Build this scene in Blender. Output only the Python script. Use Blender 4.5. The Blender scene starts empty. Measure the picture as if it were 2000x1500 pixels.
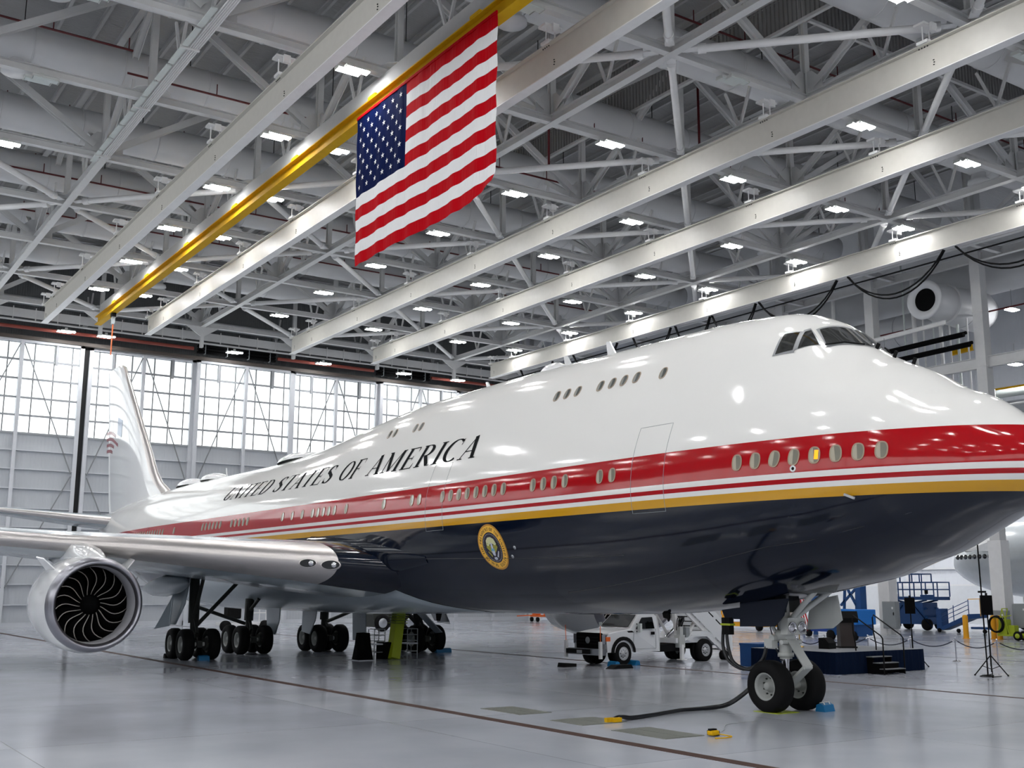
import bpy, bmesh, math, random
import numpy as np
from mathutils import Vector, Matrix
random.seed(7)
S = bpy.context.scene
COL = S.collection
PI = math.pi
# ------------------------------------------------------------------ camera, world, exposure
cam_d = bpy.data.cameras.new('camera'); cam = bpy.data.objects.new('camera', cam_d); COL.objects.link(cam)
CP = (11.9496, -21.4007, 2.8689); YAW, PITCH, ROLL, FPX = 2.548798, 0.1847, 0.0028, 2168.03
_c, _s = math.cos, math.sin
FW = Vector((_c(PITCH)*_c(YAW), _c(PITCH)*_s(YAW), _s(PITCH)))
R0 = Vector((_s(YAW), -_c(YAW), 0)); U0 = R0.cross(FW)
RT = _c(ROLL)*R0 + _s(ROLL)*U0; UP = -_s(ROLL)*R0 + _c(ROLL)*U0
cam.matrix_world = Matrix(((RT.x, UP.x, -FW.x, CP[0]), (RT.y, UP.y, -FW.y, CP[1]), (RT.z, UP.z, -FW.z, CP[2]), (0, 0, 0, 1)))
cam_d.sensor_width = 36; cam_d.sensor_fit = 'HORIZONTAL'; cam_d.lens = FPX/2000*36
cam_d.clip_end = 400; cam_d.clip_start = 0.1
S.camera = cam
S.view_settings.view_transform = 'Standard'; S.view_settings.look = 'None'
S.view_settings.gamma = 1; S.view_settings.use_curve_mapping = False
S.view_settings.exposure = 0.76
LAMP = 60.0        # strength of a lit high-bay diffuser
DAY = 0.95         # strength of the daylit translucent panes
w = bpy.data.worlds.new('world'); S.world = w; w.use_nodes = True
w.node_tree.nodes['Background'].inputs[0].default_value = (0.75, 0.82, 0.95, 1)
w.node_tree.nodes['Background'].inputs[1].default_value = 0.30
S.cycles.max_bounces = 8; S.cycles.diffuse_bounces = 5; S.cycles.glossy_bounces = 4; S.cycles.transmission_bounces = 4
S.cycles.sample_clamp_indirect = 4.0; S.cycles.use_denoising = True
S.cycles.caustics_reflective = False; S.cycles.caustics_refractive = False
S.cycles.use_adaptive_sampling = True; S.cycles.adaptive_threshold = 0.02

# ------------------------------------------------------------------ materials
MATS = {}
def lin(c):
    return tuple(((x/12.92) if x <= 0.04045 else ((x+0.055)/1.055)**2.4) for x in c)
def mat(name, rgb, rough=0.5, metal=0.0, emit=0.0, noise=0.06, nscale=3.0, bump=0.0, coat=0.0, srgb=True, spec=None):
    if name in MATS: return MATS[name]
    m = bpy.data.materials.new(name); m.use_nodes = True; nt = m.node_tree
    b = nt.nodes['Principled BSDF']; c = lin(rgb) if srgb else rgb
    b.inputs['Roughness'].default_value = rough; b.inputs['Metallic'].default_value = metal
    b.inputs['Base Color'].default_value = (*c, 1)
    if spec is not None: b.inputs['Specular IOR Level'].default_value = spec
    if coat: b.inputs['Coat Weight'].default_value = coat; b.inputs['Coat Roughness'].default_value = 0.03
    if emit:
        b.inputs['Emission Color'].default_value = (*c, 1); b.inputs['Emission Strength'].default_value = emit
    if noise:
        tc = nt.nodes.new('ShaderNodeTexCoord'); n = nt.nodes.new('ShaderNodeTexNoise'); n.inputs['Scale'].default_value = nscale
        n.inputs['Detail'].default_value = 3
        nt.links.new(tc.outputs['Object'], n.inputs['Vector'])
        mr = nt.nodes.new('ShaderNodeMapRange'); mr.inputs['To Min'].default_value = 1-noise; mr.inputs['To Max'].default_value = 1+noise
        nt.links.new(n.outputs['Fac'], mr.inputs['Value'])
        hs = nt.nodes.new('ShaderNodeHueSaturation'); hs.inputs['Color'].default_value = (*c, 1)
        nt.links.new(mr.outputs[0], hs.inputs['Value']); nt.links.new(hs.outputs[0], b.inputs['Base Color'])
        if bump:
            bp = nt.nodes.new('ShaderNodeBump'); bp.inputs['Strength'].default_value = bump; bp.inputs['Distance'].default_value = 0.02
            nt.links.new(n.outputs['Fac'], bp.inputs['Height']); nt.links.new(bp.outputs[0], b.inputs['Normal'])
    MATS[name] = m; return m
def ribbed(name, rgb, axis, scale, depth=0.03, rough=0.55):
    """painted metal sheet with fine ribs across the given object axis"""
    m = mat(name, rgb, rough, noise=0.0); nt = m.node_tree; b = nt.nodes['Principled BSDF']
    tc = nt.nodes.new('ShaderNodeTexCoord'); wv = nt.nodes.new('ShaderNodeTexWave'); wv.bands_direction = axis
    wv.inputs['Scale'].default_value = scale; nt.links.new(tc.outputs['Object'], wv.inputs['Vector'])
    cr = nt.nodes.new('ShaderNodeValToRGB'); cr.color_ramp.elements[0].position = 0.35; cr.color_ramp.elements[1].position = 0.6
    nt.links.new(wv.outputs['Fac'], cr.inputs[0])
    bp = nt.nodes.new('ShaderNodeBump'); bp.inputs['Strength'].default_value = 0.9; bp.inputs['Distance'].default_value = depth
    nt.links.new(cr.outputs[0], bp.inputs['Height']); nt.links.new(bp.outputs[0], b.inputs['Normal'])
    return m

M_STEEL = mat('painted_steel', (.82, .822, .822), .5)
M_CRANE = mat('crane_cream', (.79, .78, .75), .45)
M_CHORD = mat('chord_steel', (.78, .782, .785), .55)
M_DUCT = mat('duct_white', (.82, .825, .835), .45, nscale=1.0)
M_RED = mat('sprinkler_red', (.34, .04, .07), .45)
M_YEL = mat('monorail_yellow', (.80, .62, .03), .75, noise=.1, spec=.2)
M_LAMP = mat('lamp_diffuser', (1, 1, 1), .5, emit=LAMP, noise=0, srgb=False)
M_OFF = mat('lamp_off', (.80, .83, .82), .3)
M_BODY = mat('lamp_housing', (.78, .79, .78), .4)
M_WHITE = mat('white_paint', (.90, .90, .90), .45)
M_GREYP = mat('grey_paint', (.55, .57, .58), .5)
M_DARK = mat('dark_gap', (.05, .05, .06), .7)
M_BLACK = mat('black_rubber', (.06, .06, .065), .75, spec=.15)
M_MATTE = mat('black_matte', (.03, .03, .035), .9, spec=.1)
M_HOSE = mat('black_hose', (.05, .06, .08), .45)
M_BLUE = mat('equipment_blue', (.05, .27, .50), .45)
M_TEAL = mat('chock_blue', (.05, .42, .62), .5)
M_NAVY = mat('skirt_navy', (.02, .075, .16), .9, spec=.1)
M_CHROME = mat('chrome', (.80, .80, .82), .15, 1.0, noise=.02)
M_ALU = mat('aluminium', (.72, .73, .75), .3, .9)
M_GEAR = mat('gear_grey', (.72, .73, .72), .4)
M_GEARD = mat('gear_dark_grey', (.20, .21, .20), .6, spec=.3)
M_EYEL = mat('equipment_yellow', (.93, .66, .08), .5)
M_LIME = mat('lime_green', (.62, .68, .10), .5)
M_ORANGE = mat('orange_paint', (.90, .40, .12), .5)
M_GLASS = mat('dark_glass', (.05, .06, .065), .04, noise=0.0, coat=1.0)

# ------------------------------------------------------------------ mesh helpers
def prep(o, label=None, cat=None, group=None, kind=None):
    if label: o['label'] = label
    if cat: o['category'] = cat
    if group: o['group'] = group
    if kind: o['kind'] = kind
    return o
def link_mesh(name, me, parent=None, **k):
    o = bpy.data.objects.new(name, me); COL.objects.link(o)
    if parent is not None: o.parent = parent
    return prep(o, **k)
def empty(name, loc=(0, 0, 0), rz=0.0, parent=None, **k):
    o = bpy.data.objects.new(name, None); COL.objects.link(o); o.location = loc; o.rotation_euler[2] = rz
    o.empty_display_size = .2
    if parent is not None: o.parent = parent
    return prep(o, **k)
class MB:
    def __init__(s): s.v = []; s.f = []; s.m = []; s.sm = []
    def add(s, vs, fs, mi=0, smooth=False):
        n = len(s.v); s.v += [tuple(map(float, p)) for p in vs]
        s.f += [tuple(n+i for i in f) for f in fs]; s.m += [mi]*len(fs); s.sm += [smooth]*len(fs); return s
    def box(s, a, b, mi=0):
        (x0, y0, z0), (x1, y1, z1) = a, b
        v = [(x0,y0,z0),(x1,y0,z0),(x1,y1,z0),(x0,y1,z0),(x0,y0,z1),(x1,y0,z1),(x1,y1,z1),(x0,y1,z1)]
        return s.add(v, [(0,3,2,1),(4,5,6,7),(0,1,5,4),(1,2,6,5),(2,3,7,6),(3,0,4,7)], mi)
    def cb(s, c, d, mi=0):
        return s.box((c[0]-d[0]/2, c[1]-d[1]/2, c[2]-d[2]/2), (c[0]+d[0]/2, c[1]+d[1]/2, c[2]+d[2]/2), mi)
    @staticmethod
    def frame(p, q, up=(0, 0, 1)):
        p, q = Vector(p), Vector(q); d = (q-p).normalized(); u = Vector(up)
        if abs(d.dot(u)) > .98: u = Vector((1, 0, 0)) if abs(d.x) < .9 else Vector((0, 1, 0))
        r = d.cross(u).normalized(); return p, q, d, r, r.cross(d)
    def prof(s, p, q, pts, up=(0, 0, 1), mi=0, smooth=False, cap=True):
        p, q, d, r, u = s.frame(p, q, up); n = len(pts)
        v = [p+r*a+u*b for a, b in pts]+[q+r*a+u*b for a, b in pts]
        f = [(i, (i+1) % n, n+(i+1) % n, n+i) for i in range(n)]
        s.add(v, f, mi, smooth)
        if cap: s.add(v, [tuple(range(n))[::-1], tuple(range(n, 2*n))], mi)
        return s
    def beam(s, p, q, w, h, up=(0, 0, 1), mi=0):
        return s.prof(p, q, [(-w/2,-h/2),(w/2,-h/2),(w/2,h/2),(-w/2,h/2)], up, mi)
    def ibeam(s, p, q, w, h, t=.03, up=(0, 0, 1), mi=0):
        a, b, c = w/2, h/2, t
        return s.prof(p, q, [(-a,-b),(a,-b),(a,-b+t),(c/2,-b+t),(c/2,b-t),(a,b-t),(a,b),(-a,b),(-a,b-t),(-c/2,b-t),(-c/2,-b+t),(-a,-b+t)], up, mi)
    def cyl(s, p, q, r, n=10, mi=0, r2=None, cap=True):
        p, q, d, rr, u = s.frame(p, q); r2 = r if r2 is None else r2
        cs = [(math.cos(2*PI*i/n), math.sin(2*PI*i/n)) for i in range(n)]
        v = [p+rr*a*r+u*b*r for a, b in cs]+[q+rr*a*r2+u*b*r2 for a, b in cs]
        s.add(v, [(i, (i+1) % n, n+(i+1) % n, n+i) for i in range(n)], mi, n > 6)
        if cap: s.add(v, [tuple(range(n))[::-1], tuple(range(n, 2*n))], mi)
        return s
    def tube(s, pts, r, n=8, mi=0):
        P = [Vector(p) for p in pts]; rings = []; ref = None
        for i, p in enumerate(P):
            d = (P[min(i+1, len(P)-1)]-P[max(i-1, 0)]).normalized()
            if ref is None: ref = Vector((0, 0, 1)) if abs(d.z) < .9 else Vector((1, 0, 0))
            a = d.cross(ref).normalized(); ref = a.cross(d).normalized(); rings.append([p+a*r*math.cos(t*2*PI/n)+ref*r*math.sin(t*2*PI/n) for t in range(n)])
        v = [q for R in rings for q in R]
        f = [(i*n+j, i*n+(j+1) % n, (i+1)*n+(j+1) % n, (i+1)*n+j) for i in range(len(P)-1) for j in range(n)]
        s.add(v, f, mi, True); s.add(v, [tuple(range(n))[::-1], tuple(range(len(v)-n, len(v)))], mi); return s
    def lathe(s, o, ax, prof, n=32, mi=0, up=(0, 0, 1), closed=False):
        """prof: (distance along ax, radius)"""
        o, q, d, r, u = s.frame(o, Vector(o)+Vector(ax), up); k = len(prof)
        v = [o+d*a+(r*math.cos(2*PI*j/n)+u*math.sin(2*PI*j/n))*b for a, b in prof for j in range(n)]
        f = [(i*n+j, i*n+(j+1) % n, ((i+1) % k)*n+(j+1) % n, ((i+1) % k)*n+j) for i in range(k if closed else k-1) for j in range(n)]
        return s.add(v, f, mi, True)
    def poly(s, pts, thick, nrm, mi=0):
        """flat plate of the outline pts, thick along nrm"""
        nv = Vector(nrm).normalized()*thick/2; n = len(pts); P = [Vector(p) for p in pts]
        v = [p-nv for p in P]+[p+nv for p in P]
        return s.add(v, [tuple(range(n))[::-1], tuple(range(n, 2*n))]+[(i, (i+1) % n, n+(i+1) % n, n+i) for i in range(n)], mi)
    def grid(s, G, mi=0, smooth=True, wrap=False):
        a, b = len(G), len(G[0]); v = [p for row in G for p in row]
        f = [(i*b+j, i*b+(j+1) % b, (i+1)*b+(j+1) % b, (i+1)*b+j) for i in range(a-1) for j in range(b if wrap else b-1)]
        return s.add(v, f, mi, smooth)
    def mesh(s, name, mats):
        me = bpy.data.meshes.new(name); me.from_pydata(s.v, [], s.f)
        for m in (mats if isinstance(mats, (list, tuple)) else [mats]): me.materials.append(m)
        me.polygons.foreach_set('material_index', s.m); me.polygons.foreach_set('use_smooth', s.sm); me.update(); return me
    def build(s, name, mats, parent=None, **k):
        return link_mesh(name, s.mesh(name, mats), parent, **k)
def recalc(o):
    bm = bmesh.new(); bm.from_mesh(o.data); bmesh.ops.recalc_face_normals(bm, faces=bm.faces); bm.to_mesh(o.data); bm.free(); return o
def bevel(o, w=.01, seg=2):
    md = o.modifiers.new('bevel', 'BEVEL'); md.width = w; md.segments = seg; md.limit_method = 'ANGLE'; return o
def B(name, a, b, m, parent=None, **k): return MB().box(a, b).build(name, m, parent, **k)
def copy_tree(o, parent=None):
    c = o.copy(); COL.objects.link(c); c.parent = parent
    for ch in list(o.children): copy_tree(ch, c)
    return c
ORD = ['first', 'second', 'third', 'fourth', 'fifth', 'sixth', 'seventh', 'eighth', 'ninth', 'tenth', 'eleventh', 'twelfth', 'thirteenth', 'fourteenth', 'fifteenth']
# ================================================================== SETTING
GX = [-20.4-8.5*i for i in range(-6, 8)]          # roof grid lines across the hangar, x
I0 = -6
def gx(i): return -20.4-8.5*i
GY = [8.4*j for j in range(-5, 6)]
def gy(j): return 8.4*j
ZL, ZT, ZR = 25.3, 31.0, 32.6
XB = -84.0
# floor: glossy epoxy in faintly different pours
fm = mat('floor_epoxy', (.56, .58, .61), .2, noise=0, spec=.7); nt = fm.node_tree; b = nt.nodes['Principled BSDF']
tc = nt.nodes.new('ShaderNodeTexCoord'); mp = nt.nodes.new('ShaderNodeMapping'); mp.inputs['Location'].default_value = (3.2, 1.6, 0)
br = nt.nodes.new('ShaderNodeTexBrick'); br.offset = 0.0; br.inputs['Scale'].default_value = 1.0
br.inputs['Brick Width'].default_value = 7.6; br.inputs['Row Height'].default_value = 7.75; br.inputs['Mortar Size'].default_value = 0.012
br.inputs['Color1'].default_value = (*lin((.78, .795, .83)), 1); br.inputs['Color2'].default_value = (*lin((.72, .735, .775)), 1); br.inputs['Mortar'].default_value = (*lin((.60, .61, .64)), 1)
nz = nt.nodes.new('ShaderNodeTexNoise'); nz.inputs['Scale'].default_value = .35; nz.inputs['Detail'].default_value = 4
mx = nt.nodes.new('ShaderNodeMix'); mx.data_type = 'RGBA'; mx.blend_type = 'MULTIPLY'; mx.inputs[0].default_value = .25
mr = nt.nodes.new('ShaderNodeMapRange'); mr.inputs['To Min'].default_value = .10; mr.inputs['To Max'].default_value = .22
nt.links.new(tc.outputs['Object'], mp.inputs[0]); nt.links.new(mp.outputs[0], br.inputs[0]); nt.links.new(tc.outputs['Object'], nz.inputs['Vector'])
nt.links.new(br.outputs[0], mx.inputs[6]); nt.links.new(nz.outputs['Fac'], mx.inputs[7]); nt.links.new(mx.outputs[2], b.inputs['Base Color'])
nt.links.new(nz.outputs['Fac'], mr.inputs[0]); nt.links.new(mr.outputs[0], b.inputs['Roughness'])
MB().box((-84.5, -62, -.4), (36, 88, 0)).build('floor', fm, kind='structure')
M_RUST = mat('rusty_channel', (.25, .165, .135), .7, noise=.25, nscale=2)
M_LINE = mat('floor_joint', (.22, .22, .23), .7)
for n, (y, wd, m) in enumerate([(-7.1, .30, M_RUST), (8.1, .2, M_RUST), (23.7, .10, M_LINE), (38.6, .08, M_LINE), (-22.6, .2, M_RUST)]):
    t = MB(); t.box((-84, y-wd/2, 0), (34, y+wd/2, .006)); t.build('trim_%d' % (n+1), m, kind='structure')
M_PLATE = mat('floor_hatch', (.47, .48, .45), .35, noise=.12)
for n, (x0, y0, x1, y1) in enumerate([(-12.2, -6.05, -10.5, -5.1), (-9.2, -6.1, -8.0, -4.85), (-7.0, -6.1, -5.3, -5.05)]):
    t = MB(); t.box((x0, y0, 0), (x1, y1, .010)); t.box((x0+.03, y0+.03, .010), (x1-.03, (y0+y1)/2-.02, .014)); t.box((x0+.03, (y0+y1)/2+.02, .010), (x1-.03, y1-.03, .014))
    t.build('trim_%d' % (n+6), M_PLATE, kind='structure')

# ---- hangar doors (the wall behind the tail)
M_DPANEL = ribbed('door_panel_grey', (.735, .75, .77), 'Y', 1.1, .006)
M_DFRAME = mat('door_frame_grey', (.80, .81, .83), .5)
M_MUL = mat('mullion_grey', (.46, .47, .48), .6); M_RAIL = mat('rail_grey', (.60, .61, .625), .6); M_ROD = mat('rod_grey', (.50, .51, .52), .5)
def pane_mat(name, mesh):
    m = mat(name, (.93, .97, .98), .4, noise=0); nt = m.node_tree; b = nt.nodes['Principled BSDF']
    tc = nt.nodes.new('ShaderNodeTexCoord'); wv = nt.nodes.new('ShaderNodeTexBrick'); wv.offset = 0; wv.inputs['Scale'].default_value = 1
    wv.inputs['Brick Width'].default_value = .33; wv.inputs['Row Height'].default_value = .33; wv.inputs['Mortar Size'].default_value = .022 if mesh else .006
    wv.inputs['Color1'].default_value = (.97, 1, .99, 1); wv.inputs['Color2'].default_value = (1, 1, 1, 1); wv.inputs['Mortar'].default_value = (.45, .46, .44, 1) if mesh else (.85, .9, .9, 1)
    sp = nt.nodes.new('ShaderNodeSeparateXYZ'); cb = nt.nodes.new('ShaderNodeCombineXYZ')
    nt.links.new(tc.outputs['Object'], sp.inputs[0]); nt.links.new(sp.outputs[1], cb.inputs[0]); nt.links.new(sp.outputs[2], cb.inputs[1]); nt.links.new(cb.outputs[0], wv.inputs['Vector'])
    nt.links.new(wv.outputs[0], b.inputs['Emission Color']); b.inputs['Emission Strength'].default_value = DAY*(.62 if mesh else 1.0)
    return m
M_PANE = pane_mat('daylit_pane', False); M_PANE2 = pane_mat('daylit_pane_wire', True)
M_PANEL_ = mat('side_daylit_pane', (.97, .97, .96), .4, emit=1.55, noise=0)
RAILZ = [15.3, 16.75, 18.2, 19.75, 21.3, 22.75]
GIRTZ = [1.7, 3.3, 4.8, 6.3, 7.8, 9.3, 10.85, 12.4, 13.9]
pane_cache = {}
def pane_obj(w, h, mesh, parent, loc):
    k = (round(w, 2), round(h, 2), mesh)
    if k not in pane_cache:
        pane_cache[k] = MB().box((-.02, -w/2, -h/2), (.02, w/2, h/2)).mesh('pane', M_PANE2 if mesh else M_PANE)
    o = link_mesh('pane', pane_cache[k], parent); o.location = loc; return o
LEAF = [(-10.0, -.28), (.22, 9.3), (9.3, 18.4), (18.4, 27.4), (27.4, 36.4), (36.4, 45.3)]
def leaf(n, y0, y1, full, xo=0.0):
    X = XB+xo
    root = MB().box((X-.16, y0, 0), (X-.10, y1, 15.3)).build('door_%d' % n, M_DPANEL, kind='structure')
    ym = (y0+y1)/2; fr = MB()
    for y in (y0+.16, y1-.16): fr.box((X-.1, y-.16, 0), (X+.22, y+.16, 23))
    fr.box((X-.1, y0, 22.75), (X+.22, y1, 23.05)); fr.box((X-.1, y0, 0), (X+.16, y1, .35))
    fr.build('frame', M_DFRAME, root)
    MB().box((X-.1, ym-.14, 0), (X+.3, ym+.14, 22.9)).build('mid_post', M_DFRAME, root)
    if not full:
        MB().box((X-.06, y0+.3, 15.3), (X-.02, y1-.3, 22.8)).build('glazing', M_PANE, root)
        m = MB()
        for z in RAILZ: m.box((X-.02, y0, z-.06), (X+.08, y1, z+.06))
        for z in GIRTZ: m.box((X-.1, y0, z-.03), (X+.2, y1, z+.05))
        m.build('rail', M_DFRAME, root, kind='stuff'); return
    for z in RAILZ[:-1]: MB().box((X-.02, y0+.3, z-.08), (X+.1, y1-.3, z+.08)).build('rail', M_RAIL, root)
    for z in GIRTZ: MB().box((X-.1, y0+.3, z-.03), (X+.22, y1-.3, z+.04)).build('girt', M_DFRAME, root)
    for s in (-1, 1):
        ye = y0+.32 if s < 0 else y1-.32; L = abs(ye-ym)-.14
        cuts = [ym+s*(.14+L*t) for t in (0, .2, .55, .87, 1)]
        for a in cuts[1:4]: MB().box((X-.02, a-.045, 15.3), (X+.05, a+.045, 22.75)).build('mullion', M_MUL, root)
        for a, c in zip(cuts[:-1], cuts[1:]):
            for zi in range(5):
                z0, z1 = RAILZ[zi]+.055, RAILZ[zi+1]-.055
                pane_obj(abs(c-a)-.05, z1-z0, zi == 4, root, (X-.04, (a+c)/2, (z0+z1)/2))
        # diagonal bracing rods in the plane of the leaf
        MB().beam((X+.27, ym+s*.15, 22.6), (X+.27, ye-s*.1, 12.2),   .08, .08).build('brace_rod', M_ROD, root)
        MB().beam((X+.27, ye-s*.1, 12.0), (X+.27, ym+s*.15, 3.0),   .08, .08).build('brace_rod', M_ROD, root)
        # roller guide at the head
        MB().box((X-.02, ym+s*L*.62-.10, 21.1), (X+.2, ym+s*L*.62+.10, 22.9)).build('roller_guide', M_RAIL, root)
for n, (a, c) in enumerate(LEAF): leaf(n+1, a, c, n < 5, 0.0 if n % 2 else .35)
for n, (a, c) in enumerate([(-19.2, -10.1), (-28.4, -19.3), (-37.6, -28.5), (-46.8, -37.7), (-56, -46.9)]): leaf(n+7, a, c, False)
B('trim_9', (XB-.12, -.29, 0), (XB-.04, .23, 23.2), M_DARK, kind='structure')
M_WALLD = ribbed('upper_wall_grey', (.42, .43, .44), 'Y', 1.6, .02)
M_WALL = ribbed('wall_panel_white', (.80, .81, .83), 'X', 1.3, .01)
M_WALLY = ribbed('wall_panel_white_y', (.78, .79, .81), 'Y', 1.3, .01)
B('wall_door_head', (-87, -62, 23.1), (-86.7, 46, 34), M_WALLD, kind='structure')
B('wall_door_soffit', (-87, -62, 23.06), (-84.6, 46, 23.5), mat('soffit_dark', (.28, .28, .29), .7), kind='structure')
B('wall_left', (-88, -62.3, 0), (36, -62, 34), M_WALL, kind='structure')
for k in range(13):
    x = -84+k*9.2; w_ = MB().box((x+.3, -62.05, 12.5), (x+8.9, -61.95, 22.8)).build('window_%d' % (k+1), M_PANEL_, kind='structure')
    for z in (12.5, 15, 17.5, 20, 22.8): MB().box((x, -61.95, z-.07), (x+9.2, -61.85, z+.07)).build('rail', M_DFRAME, w_)
    for q in range(6): MB().box((x+q*1.84-.06, -61.95, 12.5), (x+q*1.84+.06, -61.85, 22.8)).build('mullion', M_DFRAME, w_)
for k in range(7):
    y = -60+k*9.2; w_ = MB().box((35.95, y+.3, 12.5), (36.05, y+8.9, 22.8)).build('window_%d' % (k+14), M_PANEL_, kind='structure')
    for z in (12.5, 15, 17.5, 20, 22.8): MB().box((35.85, y, z-.07), (35.95, y+9.2, z+.07)).build('rail', M_DFRAME, w_)
    for q in range(6): MB().box((35.85, y+q*1.84-.06, 12.5), (35.95, y+q*1.84+.06, 22.8)).build('mullion', M_DFRAME, w_)
B('wall_front', (36, -62, 0), (36.3, 88, 34), M_WALLY, kind='structure')
WR = B('wall_right', (-88, 88, 0), (36, 88.3, 34), M_WALL, kind='structure')
B('wall_back_bay', (-88.3, 45.6, 0), (-88, 88, 34), M_WALLY, kind='structure')
MDECK = ribbed('roof_deck', (.70, .703, .705), 'X', 1.7, .04)
ceil = B('ceiling', (-88, -62, ZR), (36, 88.3, ZR+.3), MDECK, kind='structure')
for k in range(-30, 57):
    y = k*1.83
    if y < -12: continue
    if y > 46: break
    MB().ibeam((-86, y, ZR-.2), (0, y, ZR-.2), .16, .38, .02).build('purlin', M_CHORD, ceil)

# gear rail, catwalk and pipes over the doors
t = MB(); t.box((-83.9, -40, 22.95), (-83.3, 46, 23.25)); t.build('trim_10', mat('door_track_dark', (.33, .30, .28), .6), kind='structure')
def thing_mesh(mb, name, m, label, cat, group=None): return mb.build(name, m, label=label, cat=cat, group=group)
thing_mesh(MB().cyl((-82.6, -20, 23.75), (-82.6, 8.6, 23.75), .15, 8), 'sprinkler_main', mat('red_oxide', (.52, .22, .17), .5), 'red sprinkler main over the hangar doors, left of the black bundle', 'pipe')
thing_mesh(MB().cyl((-82.6, 16.4, 23.75), (-82.6, 26.2, 23.75), .15, 8), 'sprinkler_main', MATS['red_oxide'], 'red sprinkler main over the hangar doors, between the two black bundles', 'pipe')
thing_mesh(MB().cyl((-82.6, 32.6, 23.75), (-82.6, 41, 23.75), .15, 8), 'sprinkler_main', MATS['red_oxide'], 'red sprinkler main over the doors, just left of the aircraft hump', 'pipe')
for (a, c, lab) in ((9.0, 16.2, 'long black curtain bundle above the doors, behind the tail'), (26.6, 32.4, 'long black curtain bundle above the doors, near the aircraft hump')):
    r = empty('curtain_bundle', (-82.7, a, 23.5), label=lab, cat='curtain bundle')
    for z in (0, .28, .56): MB().box((-.2, 0, z-.1), (.2, c-a, z+.1)).build('roll', M_MATTE, r)
    for k in range(4): MB().box((-.24, .6+k*(c-a-1.2)/3, -.15), (.24, .66+k*(c-a-1.2)/3, .72)).build('strap', M_GREYP, r)
cw = empty('catwalk', (-82.2, 0, 24.6), label='narrow steel catwalk running along above the hangar doors', cat='catwalk')
MB().box((-.5, -40, 0), (.5, 45, .12)).build('deck', M_CHORD, cw)
MB().box((.5, -40, -.25), (.56, 45, .45)).build('fascia', M_CHORD, cw)
for k in range(38): MB().box((.56, -20+k*1.7, -.55), (.62, -19.93+k*1.7, .6)).build('bracket', M_STEEL, cw)
for z, y_, r_, lab in ((25.9, 0, .2, 'upper'), (25.45, 0, .07, 'thin middle'), (24.1, 0, .08, 'lower')):
    thing_mesh(MB().cyl((-81.6, -40, z), (-81.6, 45, z), r_, 8), 'wall_pipe', M_CHORD if z != 25.45 else M_GREYP, lab+' pale pipe running the length of the door head', 'pipe')

# ================================================================== ROOF STEEL
def gusset(mb, x, y, ax):
    if ax == 'y': mb.poly([(x, y-1.0, ZL), (x, y+1.0, ZL), (x, y+.95, ZL+.75), (x, y+.4, ZL+1.3), (x, y-.4, ZL+1.3), (x, y-.95, ZL+.75)], .06, (1, 0, 0))
    else: mb.poly([(x-1.0, y, ZL), (x+1.0, y, ZL), (x+.95, y, ZL+.75), (x+.4, y, ZL+1.3), (x-.4, y, ZL+1.3), (x-.95, y, ZL+.75)], .06, (0, 1, 0))
JY = range(-5, 6)
for i in range(-2, 8):
    x = gx(i); near = i < -1
    lab = 'roof truss across the hangar, the %s from the doors, counting toward the nose' % ORD[7-i]
    r = empty('cross_truss', (0, 0, 0), label=lab, cat='truss', group='roof trusses across the hangar')
    MB().ibeam((x, -42, ZL), (x, 45.4, ZL), .34, .38, .03).build('bottom_chord', M_STEEL, r)
    MB().ibeam((x, -42, ZT), (x, 45.4, ZT), .34, .38, .03).build('top_chord', M_CHORD, r)
    for j in JY:
        y = gy(j)
        if j < -3: continue
        MB().ibeam((x, y, ZL+.2), (x, y, ZT-.2), .30, .30, .03, up=(1, 0, 0)).build('post', M_STEEL, r)
        if (i+j) % 2 == 0:
            for s in (-1, 1):
                if not -5 <= j+s <= 5: continue
                MB().ibeam((x, y+s*.5, ZL+.5), (x, gy(j+s)-s*.3, ZT-.3), .32, .32, .03, up=(1, 0, 0)).build('diagonal', M_STEEL, r)
            g = MB(); gusset(g, x, y, 'y'); g.build('gusset_plate', M_STEEL, r)
        else:
            g = MB(); g.poly([(x+.9*math.cos(a), y+.9*math.sin(a), ZL+.22) for a in [k*PI/6 for k in range(12)]], .05, (0, 0, 1)); g.build('node_plate', M_STEEL, r)
    if i == 7:
        for j in range(-2, 6):
            y = gy(j); MB().poly([(x, y-1.5, ZL-.15), (x, y+1.5, ZL-.15), (x, y+.16, ZL-1.0), (x, y-.16, ZL-1.0)], .08, (1, 0, 0)).build('hanger_gusset', M_STEEL, r)
            MB().ibeam((x, y, ZL-1.0), (x, y, 23.3), .28, .28, .03, up=(1, 0, 0)).build('hanger_post', M_STEEL, r)
for j in JY:
    y = gy(j)
    if j < -3: continue
    side = 'truss along the hangar, the %s from the camera side' % ORD[j+3]
    r = empty('long_truss', (0, 0, 0), label='roof '+side, cat='truss', group='roof trusses along the hangar')
    MB().ibeam((-86, y, ZL), (10, y, ZL), .40, .42, .03).build('bottom_chord', M_STEEL, r)
    MB().ibeam((-86, y, ZT), (10, y, ZT), .34, .38, .03).build('top_chord', M_CHORD, r)
    for i in range(-2, 8):
        x = gx(i)
        if (i+j) % 2 == 0:
            for s in (-1, 1):
                if i-s > 7: continue
                MB().ibeam((x+s*.5, y, ZL+.5), (x+s*8.2, y, ZT-.3), .30, .30, .03, up=(0, 1, 0)).build('diagonal', M_STEEL, r)
            g = MB(); gusset(g, x, y, 'x'); g.build('gusset_plate', M_STEEL, r)
        # light knee struts at mid bay
        for s in (-1, 1): MB().beam((x-4.25, y, ZL+.15), (x-4.25+s*.9, y, ZL+2.3), .12, .12, up=(0, 1, 0)).build('knee_strut', M_STEEL, r)
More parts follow.
